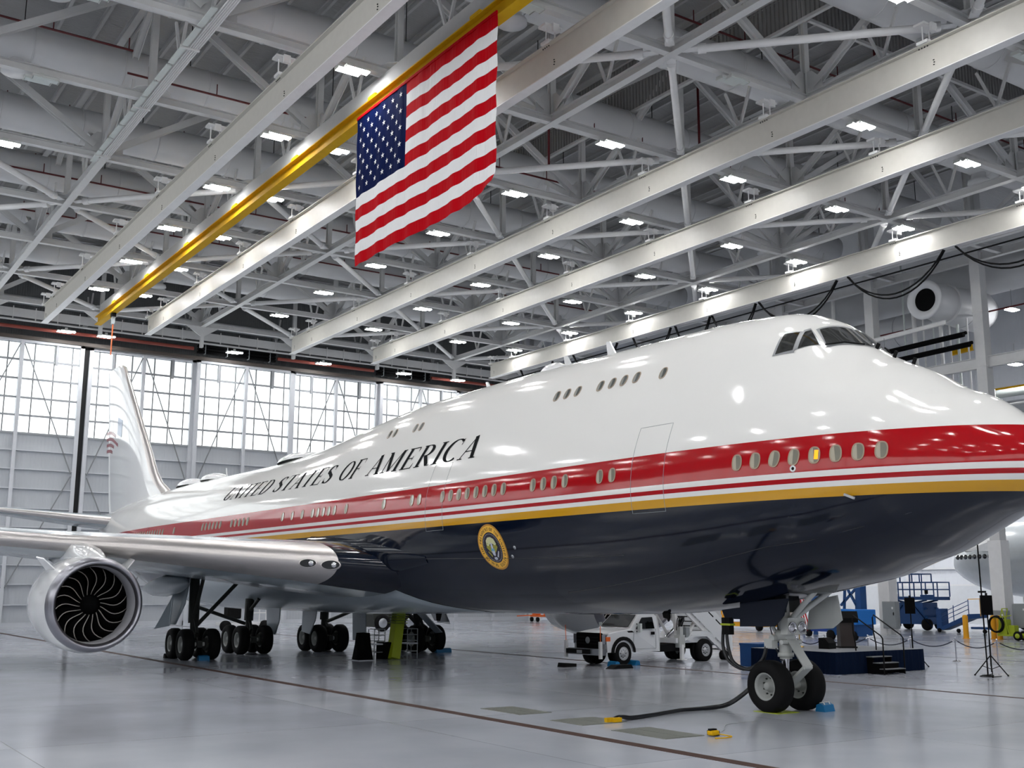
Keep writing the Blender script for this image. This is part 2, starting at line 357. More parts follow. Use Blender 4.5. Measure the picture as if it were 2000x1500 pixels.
tubes = empty('plan_bracing', (0, 0, ZL), label='round tube bracing laid flat in diamonds between the roof trusses', cat='bracing')
for i in range(-1, 8):
    for j in range(-3, 5):
        # one tube per cell, joining the odd nodes
        if j < 0 and i <= 3: continue
        if (i+j) % 2: a, c = (i, j), (i-1, j+1)
        else: a, c = (i-1, j), (i, j+1)
        p, q = Vector((gx(a[0]), gy(a[1]), 0)), Vector((gx(c[0]), gy(c[1]), 0)); d = (q-p).normalized()
        m = MB(); m.cyl(p+d*1.3, q-d*1.3, .17, 12)
        for e, sg in ((p, 1), (q, -1)): m.cyl(e+d*sg*1.15, e+d*sg*1.5, .215, 12); m.poly([e+d*sg*.5+Vector((-d.y, d.x, 0))*.2, e+d*sg*1.2+Vector((-d.y, d.x, 0))*.2, e+d*sg*1.2-Vector((-d.y, d.x, 0))*.2, e+d*sg*.5-Vector((-d.y, d.x, 0))*.2], .05, (0, 0, 1))
        m.build('brace_tube', M_WHITE, tubes)
# ---- ducts between the cross trusses
for n, i in enumerate(range(-1, 8)):
    x = gx(i)+4.25; z = 28.4; y0, y1 = -34, 44
    lab = 'round white air duct above the %s and %s cross trusses from the doors' % (ORD[7-i], ORD[8-i])
    r = empty('air_duct', (x, 0, z), label=lab, cat='duct', group='round roof ducts')
    k = y0
    while k < y1:
        e = min(k+4.2, y1); MB().cyl((0, k, 0), (0, e-.03, 0), 1.0, 24).build('duct_section', M_DUCT, r)
        MB().lathe((0, e-.06, 0), (0, 1, 0), [(0, 1.0), (0, 1.03), (.07, 1.03), (.07, 1.0)], 24).build('seam_band', M_DUCT, r); k = e
    for yy in range(-30, 44, 8):
        MB().tube([(0, yy+.6, 1.02), (0, yy+.6, 3.6)], .025, 5).build('hanger_rod', M_DARK, r)
    for j in range(-2, 5, 2):
        yy = gy(j)+3.2; MB().lathe((0, yy, -.85), (0, 0, -1), [(0, .42), (.45, .42), (.5, .62), (.7, .66), (.7, .0)], 16).build('outlet', M_DUCT, r)
# ---- red sprinkler branch pipes
for n, (x, z, a, c) in enumerate([(-38.8, 28.1, -34, -9), (-39.6, 27.3, -9, 20), (-36.8, 30.4, -30, 44), (-45, 30.4, -30, 44), (-57.6, 28.0, -34, 30), (-29.4, 30.6, -20, 44), (-53.5, 30.4, -20, 30), (-66, 28.2, -20, 40), (-23.5, 29.4, 5, 44), (-32.4, 27.2, 6, 44), (-62, 30.2, -10, 30)]):
    r = empty('sprinkler_pipe', (x, 0, z), label='dark red sprinkler pipe under the roof deck, %s counted toward the doors' % ORD[sorted([-38.8,-39.6,-36.8,-45,-57.6,-29.4,-53.5,-66,-23.5,-32.4,-62], reverse=True).index(x)], cat='pipe', group='red roof sprinkler pipes')
    MB().cyl((0, a, 0), (0, c, 0), .055, 6).build('pipe_run', M_RED, r)
    y = a+1
    while y < c: MB().cyl((0, y, .04), (0, y, .6), .03, 5).build('drop', M_RED, r); y += 3.4
# vertical risers
for (x, y, z0, z1) in ((-30.4, 19.6, 26.0, 31.5), (-21.3, 23.2, 28.4, 32.4), (-34.4, 12.2, 25.6, 31)):
    thing_mesh(MB().cyl((x, y, z0), (x, y, z1), .07, 6), 'sprinkler_riser', M_RED, 'vertical red riser pipe %s' % {-30.4: 'hanging right of the tall white strut', -21.3: 'in front of the ribbed draft curtain', -34.4: 'between the flag and the crane rail'}[x], 'pipe')
# ---- ribbed draft curtains: folded sheet, every rib modelled
M_CURT = mat('draft_curtain', (.60, .60, .595), .55)
def folded(p0, p1, z0, z1, pitch=.27, dep=.07):
    (x0, y0), (x1, y1) = p0, p1; L = math.hypot(x1-x0, y1-y0); dx, dy = (x1-x0)/L, (y1-y0)/L; n = int(L/pitch); A, C = [], []
    for k in range(n):
        for t_, o in ((0, 0), (.5, 0), (.6, dep), (.9, dep)):
            d = (k+t_)*pitch; A.append((x0+dx*d-dy*o, y0+dy*d+dx*o, z0)); C.append((x0+dx*d-dy*o, y0+dy*d+dx*o, z1))
    return MB().grid([A, C], smooth=False)
for p0, p1, lab in (((-48, 16.6), (-4, 16.6), 'ribbed grey draft curtain hung lengthwise right of the flag'), ((-20.05, 16.9), (-20.05, 45), 'ribbed grey draft curtain hung across the upper right corner')):
    r = folded(p0, p1, 29.2, ZR).build('draft_curtain', M_CURT, label=lab, cat='draft curtain')
    e = MB(); e.box((p0[0]-.08, p0[1]-.1, 29.1), (p1[0]+.08, p1[1]+.1, 29.26)); e.box((p0[0]-.06, p0[1]-.12, 30.9), (p1[0]+.06, p1[1]-.02, 31.0)); e.build('edge_rail', M_STEEL, r)
# ---- crane rails
def hangers(r, y, z0, w=.2):
    for i in range(-1, 8):
        x = gx(i)-.9 if i < 7 else -75.9
        m = MB(); m.cb((x, y, ZL-.26), (.5, .85, .10)); m.cyl((x, y-.22, ZL-.3), (x, y-.22, z0), .03, 6); m.cyl((x, y+.22, ZL-.3), (x, y+.22, z0), .03, 6)
        m.cb((x, y, z0+.05), (.5, .62, .12)); m.cb((x+.35, y, ZL-.4), (.12, .3, .35)); m.build('hanger', M_WHITE, r)
        d = MB()
        for q in range(4): d.cb((x-.2+q*.13, y-.215, z0-.16), (.05, .02, .05))
        for q in range(3): d.cb((x+.3+.02*(q % 2), y-.03, z0-.75-.1*q), (.05, .06, .03))
        d.build('bolt', M_DARK, r, kind='stuff')
RAILS = [(-5.0, 22.85, 'left of the yellow beam'), (2.8, 22.95, 'right of the yellow beam, passing behind the flag'), (15.1, 22.9, 'right of the flag, longest one'), (22.9, 22.95, 'second one right of the flag'), (35.5, 23.0, 'lowest, just above the aircraft hump')]
for y, z, lab in RAILS:
    r = empty('crane_rail', (0, 0, 0), label='cream painted crane rail beam, '+lab, cat='crane rail', group='crane rails along the hangar')
    m = MB(); m.ibeam((-76.2, y, z+.68), (6, y, z+.68), .42, 1.36, .05); m.build('rail_beam', M_CRANE, r)
    MB().box((-76.2, y-.235, z-.01), (6, y+.235, z+.03)).build('wear_strip', M_WHITE, r)
    hangers(r, y, z+1.36)
r = empty('yellow_monorail', (0, 0, 0), label='yellow monorail beam under a pale girder, carrying the flag', cat='monorail')
MB().ibeam((-77, -.9, 23.74), (2, -.9, 23.74), .5, .66, .05).build('monorail_beam', M_YEL, r)
MB().box((-76, -1.05, 24.1), (2, -.75, 24.85)).build('girder', mat('girder_grey', (.66, .66, .66), .9, spec=.1), r)
for i in range(-1, 7): MB().cb((gx(i)-.3, -.9, 24.15), (.7, .5, .12)).build('clamp', M_YEL, r)
r = empty('hoist', (-72.3, -.9, 23.6), label='dark chain hoist with orange strap hanging from the yellow monorail', cat='hoist')
MB().cb((0, 0, -.25), (.5, .3, .45)).build('body', M_BLACK, r); MB().cb((0, 0, -.75), (.3, .22, .6)).build('block', M_GREYP, r)
MB().cb((0, 0, -2.2), (.22, .05, 2.4)).build('strap', M_ORANGE, r)
# ---- conduit tray on the left truss
r = empty('conduit_run', (0, -8.75, ZL-.3), label='bundle of pale conduits and trays under the truss at upper left', cat='conduit')
for q in range(5): MB().cyl((-45, .1+.09*q, 0), (4, .1+.09*q, 0), .032, 6).build('conduit', M_WHITE, r)
for k in range(26):
    if k % 3 != 1 or k < 8: MB().box((-46+k*1.9, -.28, -.06), (-44.3+k*1.9, -.04, .0)).build('tray_cover', M_OFF, r)
for k in range(7): MB().box((-45+k*7, -.3, -.1), (-44.9+k*7, .5, .04)).build('bracket', M_STEEL, r)

# ================================================================== HIGH BAY LIGHTS
def lamp_proto():
    hb = MB(); hb.box((-.34, -.68, .03), (.06, .42, .12)); hb.box((-.06, -.42, .03), (.34, .68, .12)); hb.box((-.05, -.1, .12), (.05, .1, .34))
    fr = MB()
    for (x0, x1, y0, y1) in ((-.34, .06, -.68, .42), (-.06, .34, -.42, .68)):
        for y in (y0, y1): fr.box((x0, y-.015, -.04), (x1, y+.015, .03))
    df = MB().box((-.31, -.65, -.03), (.0, .38, .03)).box((.0, -.38, -.03), (.31, .65, .03))
    return hb.mesh('housing', M_BODY), fr.mesh('end_rail', M_BODY), df.mesh('diffuser', M_LAMP), df.mesh('diffuser', M_OFF)
HB, FRM, DON, DOFF = lamp_proto()
LY = [-37.5, -29.2, -21, -13.2, -2.35, .8, 11.8, 20.3, 28.7, 34.8]
UNLIT = {(2, -13.2), (0, .8), (0, 11.8), (1, -13.2), (2, -21), (-1, 20.3)}
SKIP = {(6, -13.2)}
for i in range(-5, 8):
    for ny, y in enumerate(LY):
        if (i, y) in SKIP: continue
        if i == 0 and y == -2.35: continue
        x = gx(i)+.25 if i < 7 else -81.2
        z = ZL-.52 if i < 7 else 23.5
        on = (i, y) not in UNLIT
        side = 'left of the yellow beam' if y < -.9 else 'right of the yellow beam'
        k = [q for q in LY if (q < -.9) == (y < -.9)]
        idx = (len(k)-1-k.index(y)) if y < -.9 else k.index(y)
        row = 'over the doors' if i == 7 else '%s cross beam from doors' % ORD[6-i]
        o = empty('bay_light', (x, y, z), label='%s light, %s %s, %s' % ('lit' if on else 'unlit', ORD[idx], side, row), cat='ceiling light', group='high bay lights')
        link_mesh('housing', HB, o); link_mesh('end_rail', FRM, o); link_mesh('diffuser', DON if on else DOFF, o)
# ================================================================== SIDE BAY (beyond the column line)
for k in range(8):
    MB().box((-86+k*8.3, 87.6, 0), (-85.7+k*8.3, 88, 20)).build('post', M_STEEL, WR)
for z in (3.6, 5.4, 7.2, 9.2, 11.4): MB().box((-88, 87.7, z), (-20, 88, z+.16)).build('girt', M_STEEL, WR)
for k in range(4): MB().beam((-85+k*8.3, 87.7, 5.4), (-82+k*8.3, 87.7, 9.2), .1, .1).build('brace', M_STEEL, WR)
B('wall_partition', (-78, 74.8, 0), (-44, 75, 3.5), mat('partition_white', (.78, .79, .80), .5), kind='structure')
B('wall_upper_panel', (-84, 66, 17.5), (10, 66.2, ZR), M_WALL, kind='structure')
CX = [-82.9, -74.2, -65.5, -56.8, -48.2, -39.5, -30.7, -22]
for n, x in enumerate(CX):
    r = empty('hangar_column', (x, 45.4, 0), label='white steel column on the far side line, %s from the hangar doors' % ORD[n], cat='column', kind='structure')
    MB().box((-.36, -.36, 0), (.36, .36, ZT)).build('shaft', M_STEEL, r)
    MB().box((-.46, -.46, 0), (.46, .46, 6.2)).build('casing', M_WHITE, r)
    for z in (4.2, 9, 14.5, 17.7, 21.4): MB().box((-.39, -.39, z), (.39, .39, z+.06)).build('splice_plate', M_STEEL, r)
for z, h, lab in ((18.0, .75, 'lower'), (ZL, .6, 'upper')):
    thing_mesh(MB().ibeam((-84, 45.4, z), (4, 45.4, z), .35, h, .04), 'tie_girder', M_STEEL, lab+' pale girder joining the columns of the far side line', 'girder')
thing_mesh(MB().ibeam((-60, 45.0, 20.3), (-33.1, 45.0, 21.2), .2, .3, .03), 'service_beam', M_WHITE, 'thin white beam rising past the cockpit above the black bundles', 'beam')
for z, x1, lab in ((19.75, -31.6, 'upper'), (19.0, -31.2, 'lower')):
    r = empty('curtain_bundle', (0, 44.7, z), label=lab+' long black rolled bundle hung between the columns by the cockpit', cat='curtain bundle')
    MB().cyl((-60, 0, -.4), (x1, 0, .25), .17, 10).build('roll', M_MATTE, r); MB().cyl((-60, .3, -.22), (x1, .3, .42), .12, 8).build('roll', M_MATTE, r)
    for k in range(6): MB().cyl((-58+k*5, 0, -.37+k*.1), (-58+k*5, 0, 1.2), .02, 5).build('wire', M_GREYP, r)
# big side ducts
r = empty('side_duct', (0, 52, 26), label='very large round duct running behind the column line', cat='duct')
k = -84
while k < -20: MB().cyl((k, 0, 0), (k+4.96, 0, 0), 1.55, 28).build('duct_section', M_DUCT, r); k += 5
r = empty('side_duct', (0, 50, 22.6), label='lower round duct with branches behind the cockpit roof', cat='duct')
k = -70
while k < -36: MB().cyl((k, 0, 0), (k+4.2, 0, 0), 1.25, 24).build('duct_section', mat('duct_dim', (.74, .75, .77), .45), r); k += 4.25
r = empty('jet_nozzle', (-34.1, 44.1, 22.9), label='white bell mouthed air nozzle with black opening beside the column', cat='nozzle')
MB().lathe((0, 0, 0), (0, 1, 0), [(.9, .72), (.25, .76), (.08, .9), (0, 1.2), (.03, 1.36), (.12, 1.40), (.45, 1.2), (1.4, 1.3), (6.2, 1.5), (6.8, 1.3), (7, .6)], 40).build('bell_duct', M_DUCT, r)
MB().cyl((0, .16, 0), (0, .2, 0), .80, 32).build('opening', M_MATTE, r)
for yy in (2.2, 4.2): MB().lathe((0, yy, 0), (0, 1, 0), [(0, 1.3), (0, 1.46), (.06, 1.46), (.06, 1.3)], 32).build('seam_band', M_DUCT, r)
# pipework
random.seed(3)
NTH = lambda k: ORD[k] if k < 15 else '%dth' % (k+1)
VP = [(-37.9, 47, 8, 27, .07), (-37.2, 47.2, 10, 26, .16), (-36.3, 47, 10, 25, .07), (-35.7, 47.3, 9, 24, .05), (-35.1, 47.3, 9, 24, .14), (-34.4, 47.3, 8, 22, .06), (-33.9, 47.5, 9, 23, .1), (-33.2, 47.6, 7, 22, .06),
                                        (-32.6, 47.6, 9, 18, .1), (-28.6, 48.4, 2, 18, .09), (-28.0, 48.4, 2, 18, .16), (-27.1, 48.4, 2, 18, .08), (-26.0, 48.6, 2, 18, .08), (-25.5, 48.6, 2, 18, .12), (-33, 50, 8, 17, .05), (-35, 50.5, 8, 17, .05), (-44.0, 46.6, 15, 27, .16), (-36.8, 50, 8, 17, .06)]
for n, (x, y, z0, z1, rr) in enumerate(VP):
    thing_mesh(MB().cyl((x, y, z0), (x, y, z1), rr, 8), 'vertical_pipe', M_WHITE if n % 3 else M_OFF, '%s pale vertical service pipe behind the columns, %s from the doors side' % ('thick' if rr > .12 else 'slim' if rr > .065 else 'thin', NTH(sorted(q[0] for q in VP).index(x))), 'pipe', 'pale vertical service pipes behind the column line')
for n, (z, y, rr, x0, x1) in enumerate([(15.6, 49, .08, -50, -22), (13.4, 49.4, .06, -50, -22), (12.9, 49.4, .06, -50, -22), (11.2, 49.8, .1, -50, -22), (9.3, 49.8, .06, -50, -22), (16.8, 51, .3, -60, -22), (14.3, 52, .45, -60, -22), (10, 53, .35, -60, -22)]):
    thing_mesh(MB().cyl((x0, y, z), (x1, y, z), rr, 8), 'horizontal_pipe', M_OFF if n % 2 else M_STEEL, 'pale horizontal service pipe over the aircraft nose, %s from the top' % ORD[sorted([15.6,13.4,12.9,11.2,9.3,16.8,14.3,10], reverse=True).index(z)], 'pipe', 'pale horizontal service pipes')
for q in range(9):
    x = -38.6+q*.42; z = 13.2
    thing_mesh(MB().tube([(x, 49+.0, z-3.5), (x, 49, z), (x+.08, 49.1, z+.5), (x+.35, 49.3, z+.85), (x+.8, 49.6, z+1.0), (x+1.3, 50, z+1.0)], .12, 8), 'bent_conduit', M_STEEL, 'bent pale conduit above the nose slope, %s in its row' % ORD[q], 'conduit', 'row of bent conduits')
MB().ibeam((-39.6, 55, 21.55), (-37.7, 55, 21.65), .3, .7, .04).build('bay_crane', M_YEL, label='yellow crane beam in the side bay, behind the black bundles', cat='crane')
r = empty('bay_crane', (-37.5, 60, 18.75), label='yellow crane beam far in the side bay over the nose slope', cat='crane')
MB().ibeam((-3, 0, 0), (3, 0, 0), .3, .5, .04).build('beam', M_YEL, r); MB().cb((-2.0, 0, -.5), (.8, .6, .5)).build('trolley', M_BLACK, r)
B('wall_bay_screen', (-84, 58, 8.6), (-20, 58.1, 17.5), mat('bay_screen_grey', (.62, .63, .65), .7, noise=.25, nscale=.8), kind='structure')
# festoon cables under the lowest crane rail
fes = [(-71, -66), (-63, -57), (-55, -50.5), (-50, -46.2), (-46.0, -41.6), (-41.3, -34.4), (-33.5, -26.4), (-25.6, -18)]
for n, (a, c) in enumerate(fes):
    r = empty('festoon_cable', (0, 35.4, 22.95), label='black festoon cable loop under the lowest crane rail, %s from the nose side' % ORD[len(fes)-1-n], cat='cable', group='festoon cable loops')
    sag = 1.9
    for q, dz in ((0, 0), (.12, .12)):
        pts = [(a+(c-a)*t, q, -sag*(1-(2*t-1)**2)**.9*(1+dz)) for t in [k/14 for k in range(15)]]
        MB().tube(pts, .055, 6).build('cable', M_BLACK, r)
thing_mesh(MB().cyl((-74, 35.9, 22.55), (0, 35.9, 22.55), .05, 6), 'conductor_line', M_BLACK, 'thin black conductor line strung below the lowest crane rail', 'cable')

# second aircraft parked in the side bay
M_AC2 = mat('parked_aircraft_grey', (.74, .76, .77), .25)
r = empty('parked_airliner', (-45.3, 62, 5.15), label='pale grey airliner parked in the side bay, seen beyond the white column', cat='aircraft')
pf = [(0, .05), (.1, .42), (.4, .85), (1, 1.35), (2, 1.95), (3.5, 2.5), (5.5, 2.9), (8, 3.1), (30, 3.1)]
m = MB(); G = []
for a, rr in pf:
    zc = -.1*rr+.35*rr/3.1*1.5
    G.append([(a, rr*math.cos(t*2*PI/36), zc+rr*(1.05 if math.sin(t*2*PI/36) > 0 else .95)*math.sin(t*2*PI/36)) for t in range(36)])
m.grid(G, wrap=True).build('fuselage', M_AC2, r)
for k in range(11):
    x = 1.3+k*.53; rr = np.interp(x, [p[0] for p in pf], [p[1] for p in pf]); y = -rr*math.cos(.08)
    MB().lathe((x, y-.03, .55), (0, -1, 0), [(0, .2), (.03, .19), (.03, 0)], 12).build('cabin_window', M_GLASS, r)
d = MB()
for a, c in (((9.6, -3.12, -.5), (9.66, -3.04, 1.6)), ((10.9, -3.12, -.5), (10.96, -3.04, 1.6)), ((9.6, -3.12, -.5), (10.96, -3.04, -.44)), ((9.6, -3.12, 1.54), (10.96, -3.04, 1.6))): d.box(a, c)
d.build('door_outline', M_GREYP, r); MB().box((10.1, -3.14, .45), (10.3, -3.06, .8)).build('door_window', M_GLASS, r)
MB().poly([(2.2, -1.9, 1.0), (5.5, -2.9, .9), (5.8, -2.9, 1.9), (4.2, -2.2, 2.1)], .12, (.3, -1, .3)).build('plastic_cover', M_WHITE, r)
for s in (-1, 1): MB().lathe((6, .35*s-.2, -4.6), (0, .4, 0), [(0, 0), (0, .5), (.1, .55), (.3, .55), (.4, .5), (.4, 0)], 20).build('nose_wheel', M_BLACK, r)
MB().cyl((6, 0, -4.6), (6, 0, -2.6), .18, 10).build('nose_leg', M_GEAR, r)

# switch cabinets, bollards and carts by the columns
def cabinet(x, y, z0, w_, d_, h_, lab):
    r = empty('switch_cabinet', (x, y, z0), label=lab, cat='cabinet')
    bevel(MB().box((-w_/2, -d_/2, 0), (w_/2, d_/2, h_)).build('body', M_GREYP, r), .02)
    MB().box((-w_/2+.05, -d_/2-.03, .05), (w_/2-.05, -d_/2, h_-.05)).build('door', M_GREYP, r)
    MB().cb((w_/2-.2, -d_/2-.05, h_*.55), (.05, .05, .2)).build('handle', M_BLACK, r)
    MB().box((w_/2-.35, -d_/2-.04, h_*.72), (w_/2-.22, -d_/2-.028, h_*.8)).build('notice', M_WHITE, r)
    MB().box((-w_/2+.1, -.05, -z0), (-w_/2+.2, .05, 0)).box((w_/2-.2, -.05, -z0), (w_/2-.1, .05, 0)).build('stand', M_STEEL, r)
cabinet(-38.7, 44.6, .4, 1.15, .4, 1.85, 'tall grey electric cabinet on the column beside the blue scissor lift')
cabinet(-30.2, 44.4, .62, .95, .35, 1.15, 'small grey electric cabinet at the foot of the big white column')
cabinet(-29.1, 44.9, .7, 1.1, .4, 1.5, 'grey electric cabinet cut by the edge of the picture')
for n, (x, y, lab) in enumerate([(-32.0, 43.2, 'single yellow bollard standing clear left of the others'), (-30.5, 43.9, 'yellow bollard behind the loudspeaker pole'), (-29.9, 43.6, 'yellow bollard next to the green hose cart')]):
    r = empty('bollard', (x, y, 0), label=lab, cat='bollard', group='yellow bollards by the big column')
    MB().cyl((0, 0, 0), (0, 0, 1.38), .17, 16).lathe((0, 0, 1.38), (0, 0, 1), [(0, .17), (.07, .13), (.1, 0)], 16).build('post', M_EYEL, r); MB().cyl((0, 0, 0), (0, 0, .03), .24, 16).build('base_ring', M_EYEL, r)
r = empty('hose_cart', (-28.9, 43.2, 0), label='lime green hose cart with coiled black hose by the column', cat='cart')
MB().box((-.7, -.3, .25), (.5, .3, .35)).box((-.62, -.25, .35), (-.1, .25, 1.25)).box((.0, -.22, .35), (.4, .22, .9)).build('body', M_LIME, r)
fr = MB()
for a, c in (((-.7, -.3, .3), (-.3, -.3, 1.9)), ((.1, -.3, .3), (-.3, -.3, 1.9)), ((-.7, .3, .3), (-.3, .3, 1.9)), ((-.3, -.3, 1.9), (-.3, .3, 1.9)), ((-.9, -.3, 1.3), (.3, -.3, 1.5))): fr.cyl(a, c, .03, 6)
fr.build('frame', M_LIME, r)
for k in range(3):
    MB().lathe((-.75, -.38+k*.07, .95), (0, .06, 0), [(.06*math.sin(q), .46+.05*k*.3+.05*math.cos(q)) for q in [t*PI/4 for t in range(8)]], 24, closed=True).build('hose_coil', M_BLACK, r)
for s in (-1, 1):
    w_ = MB().lathe((.65, s*.32-.06, .28), (0, .12, 0), [(0, 0), (0, .2), (0, .28), (.12, .28), (.12, .2), (.12, 0)], 20).build('wheel', M_BLACK, r)
    MB().lathe((.65, s*.32-.08, .28), (0, .16, 0), [(0, 0), (0, .15), (.16, .15), (.16, 0)], 14).build('hub', M_LIME, w_)
for n, x in enumerate((-27.6, -27.1, -26.6)):
    r = empty('canister', (x, 43.4, 0), label='black and lime canister by the grey cabinets, %s from the column' % ORD[n], cat='canister', group='canisters by the grey cabinets')
    MB().cyl((0, 0, 0), (0, 0, .5), .18, 12).build('body', M_BLACK, r); MB().cyl((0, 0, .5), (0, 0, .62), .19, 12).cyl((0, 0, .0), (0, 0, .08), .19, 12).build('ring', M_LIME, r)
# blue scissor lift
r = empty('scissor_lift', (-44.3, 55, 0), label='blue scissor lift with railed platform beside the white partition', cat='scissor lift')
MB().box((-1.7, -.9, .45), (1.7, .9, 1.0)).box((-1.2, -.95, 1.0), (1.3, .9, 2.1)).build('chassis', M_BLUE, r)
for k in range(2):
    for s in (-1, 1): MB().beam((-1.5, s*.7, 1.0+k*.65), (1.5, s*.7, 1.65+k*.65), .1, .14).build('scissor_arm', M_BLUE, r); MB().beam((1.5, s*.6, 1.0+k*.65), (-1.5, s*.6, 1.65+k*.65), .1, .14).build('scissor_arm', M_BLUE, r)
MB().box((-1.9, -1, 2.3), (2.4, 1, 2.55)).build('platform', M_BLUE, r)
def rails(r, x0, x1, y0, y1, z0, z1, m, rr=.035, n=4, mids=1):
    g = MB()
    for y in (y0, y1):
        for k in range(n+1): x = x0+(x1-x0)*k/n; g.cyl((x, y, z0), (x, y, z1), rr, 6)
        for q in range(mids+1): z = z1-(z1-z0)*q/(mids+1); g.cyl((x0, y, z), (x1, y, z), rr, 6)
    for x in (x0, x1):
        for q in range(mids+1): z = z1-(z1-z0)*q/(mids+1); g.cyl((x, y0, z), (x, y1, z), rr, 6)
    return g.build('guard_rail', m, r)
rails(r, -1.9, 2.4, -1, 1, 2.55, 3.65, M_BLUE, .05); rails(r, -.9, .9, -.6, .9, 3.65, 4.3, M_BLUE, .05, 2, 0)
MB().box((1.2, -1.04, 2.3), (2.4, -1, 2.7)).build('control_panel', M_BLUE, r); MB().cb((1.7, -.95, 2.9), (.25, .1, .3)).build('control_box', M_BLACK, r)
for x in (-1.4, 1.5):
    for s in (-1, 1): MB().lathe((x, s*.8-.15, .45), (0, .3, 0), [(0, 0), (0, .3), (.03, .45), (.27, .45), (.3, .3), (.3, 0)], 20).build('wheel', M_BLACK, r)
for s in (-1, 1): MB().beam((-2.1, -1.0, .2), (-.5, -1.0, 1.9), .05, .05).build('stay', M_BLUE, r); MB().beam((2.1, -1.0, .2), (.5, -1.0, 1.9), .05, .05).build('stay', M_BLUE, r)
# blue wheeled stair
r = empty('maintenance_stair', (-38.6, 52, 0), label='low blue wheeled stair with railings behind the single bollard', cat='stair')
MB().poly([(-1.2, 0, .35), (1.2, 0, 1.35), (2.2, 0, 1.4), (2.2, 0, 1.1), (1.3, 0, 1.0), (-1.0, 0, .15)], .9, (0, 1, 0)).build('ramp_frame', M_BLUE, r)
MB().box((-1.5, -.4, .2), (-1.05, .4, 1.7)).build('end_box', M_BLUE, r); MB().box((1.3, -.4, .3), (3.0, .4, .45)).build('base', M_BLUE, r)
for q in (.35, .65, .95): MB().cyl((-1.1, -.45, .4+q), (1.25, -.45, 1.35+q), .025, 6).build('rail', M_BLUE, r)
for x, z in ((0, .9), (1.25, 1.35), (2.2, 1.4)): MB().cyl((x, -.45, z-.2), (x, -.45, z+1.05), .03, 6).build('rail_post', M_BLUE if x < 2 else M_EYEL, r)
MB().cyl((1.25, -.45, 2.4), (2.6, -.45, 2.45), .03, 6).build('top_rail', M_EYEL, r)
for x in (-1.3, 0.3, 2.4): MB().lathe((x, -.45, .15), (0, .1, 0), [(0, 0), (0, .15), (.1, .15), (.1, 0)], 14).build('caster', M_BLACK, r)
# blue work stands and tarp-covered unit left of the column
r = empty('covered_unit', (-34.0, 34.5, 0), label='box shaped unit under a bright blue cover behind the podium', cat='covered unit')
bevel(MB().poly([(-1.5, -.9, 0.95), (1.25, -.9, .95), (1.4, -.9, 1.15), (1.15, -.9, 1.85), (-1.35, -.9, 1.9), (-1.6, -.9, 1.7)], .1, (0, 1, 0)).box((-1.5, -.9, .95), (1.25, .9, 1.85)).build('cover', mat('bright_blue', (.06, .42, .74), .5), r), .06)
MB().box((-1.2, -.7, .3), (1.1, .7, .95)).build('base', M_BLUE, r)
for x in (-.9, .8): MB().lathe((x, -.8, .3), (0, .2, 0), [(0, 0), (0, .3), (.2, .3), (.2, 0)], 16).build('wheel', M_BLACK, r)
r = empty('work_stand', (-40.2, 40, 0), label='tall blue lattice work stand standing behind the covered blue unit', cat='work stand')
m = MB()
for (a, c) in (((-2.4, 0, 0), (-1.9, 0, 4.6)), ((-1.2, 0, 0), (-1.9, 0, 4.6)), ((.2, 0, 0), (-.5, 0, 4.6)), ((-1.4, 0, 0), (-.6, 0, 4.6)), ((1.1, 0, 0), (1.6, 0, 5.4)), ((2.2, 0, 0), (2.5, 0, 5.6)), ((-2.4, 0, 4.4), (1.0, 0, 4.4)), ((1.0, 0, 2), (2.4, 0, 3.2)), ((2.3, 0, 2), (1.3, 0, 3.6)), ((1.2, 0, 3.6), (2.5, 0, 5.0))): m.beam(a, c, .14, .14)
m.build('frame', M_BLUE, r)
MB().box((2.5, -.3, 0), (2.9, .3, 6)).build('mast', M_BLUE, r)
MB().cb((-1.0, 0, 3.0), (1.1, .7, .5)).build('motor_cover', M_ORANGE, r); MB().cb((-1.0, 0, 2.2), (1.3, .8, 1.1)).build('drive_box', M_BLUE, r)
r = empty('tow_cart', (-38.5, 37.5, 0), label='low blue cart with dark wheels beyond the stage, left side', cat='cart')
MB().poly([(-1.4, 0, .35), (1.6, 0, .35), (1.6, 0, 1.3), (-.2, 0, 1.15), (-1.4, 0, .8)], 1.2, (0, 1, 0)).build('body', mat('royal_blue', (.05, .22, .55), .5), r)
for x in (-.9, 1.0): MB().lathe((x, -.7, .25), (0, .2, 0), [(0, 0), (0, .25), (.2, .25), (.2, 0)], 14).build('wheel', M_BLACK, r)
# yellow dock and small orange engine dollies far under the fuselage
r = empty('yellow_dock', (-49.6, 42.4, 0), label='yellow railed access dock seen behind the nose gear hoses', cat='access dock')
MB().box((-2.4, -1, .9), (2.2, 1, 1.15)).box((-1.9, -.9, .3), (1.8, .9, .6)).build('deck', M_EYEL, r)
for k in range(6): MB().beam((-2.2+k*.85, -1, 1.1), (-1.5+k*.85, -1, 2.6), .09, .09).build('lattice_bar', M_EYEL, r)
for k in range(5): MB().beam((-1.3+k*.8, -1, 1.1), (-2.1+k*.8, -1, 2.6), .07, .07).build('lattice_bar', M_EYEL, r)
rails(r, -2.4, 2.2, -1, 1, 1.15, 3.4, M_EYEL, .06, 5, 2)
for x in (-1.6, 1.5): MB().lathe((x, -1.1, .3), (0, .2, 0), [(0, 0), (0, .3), (.2, .3), (.2, 0)], 14).build('wheel', M_BLACK, r)
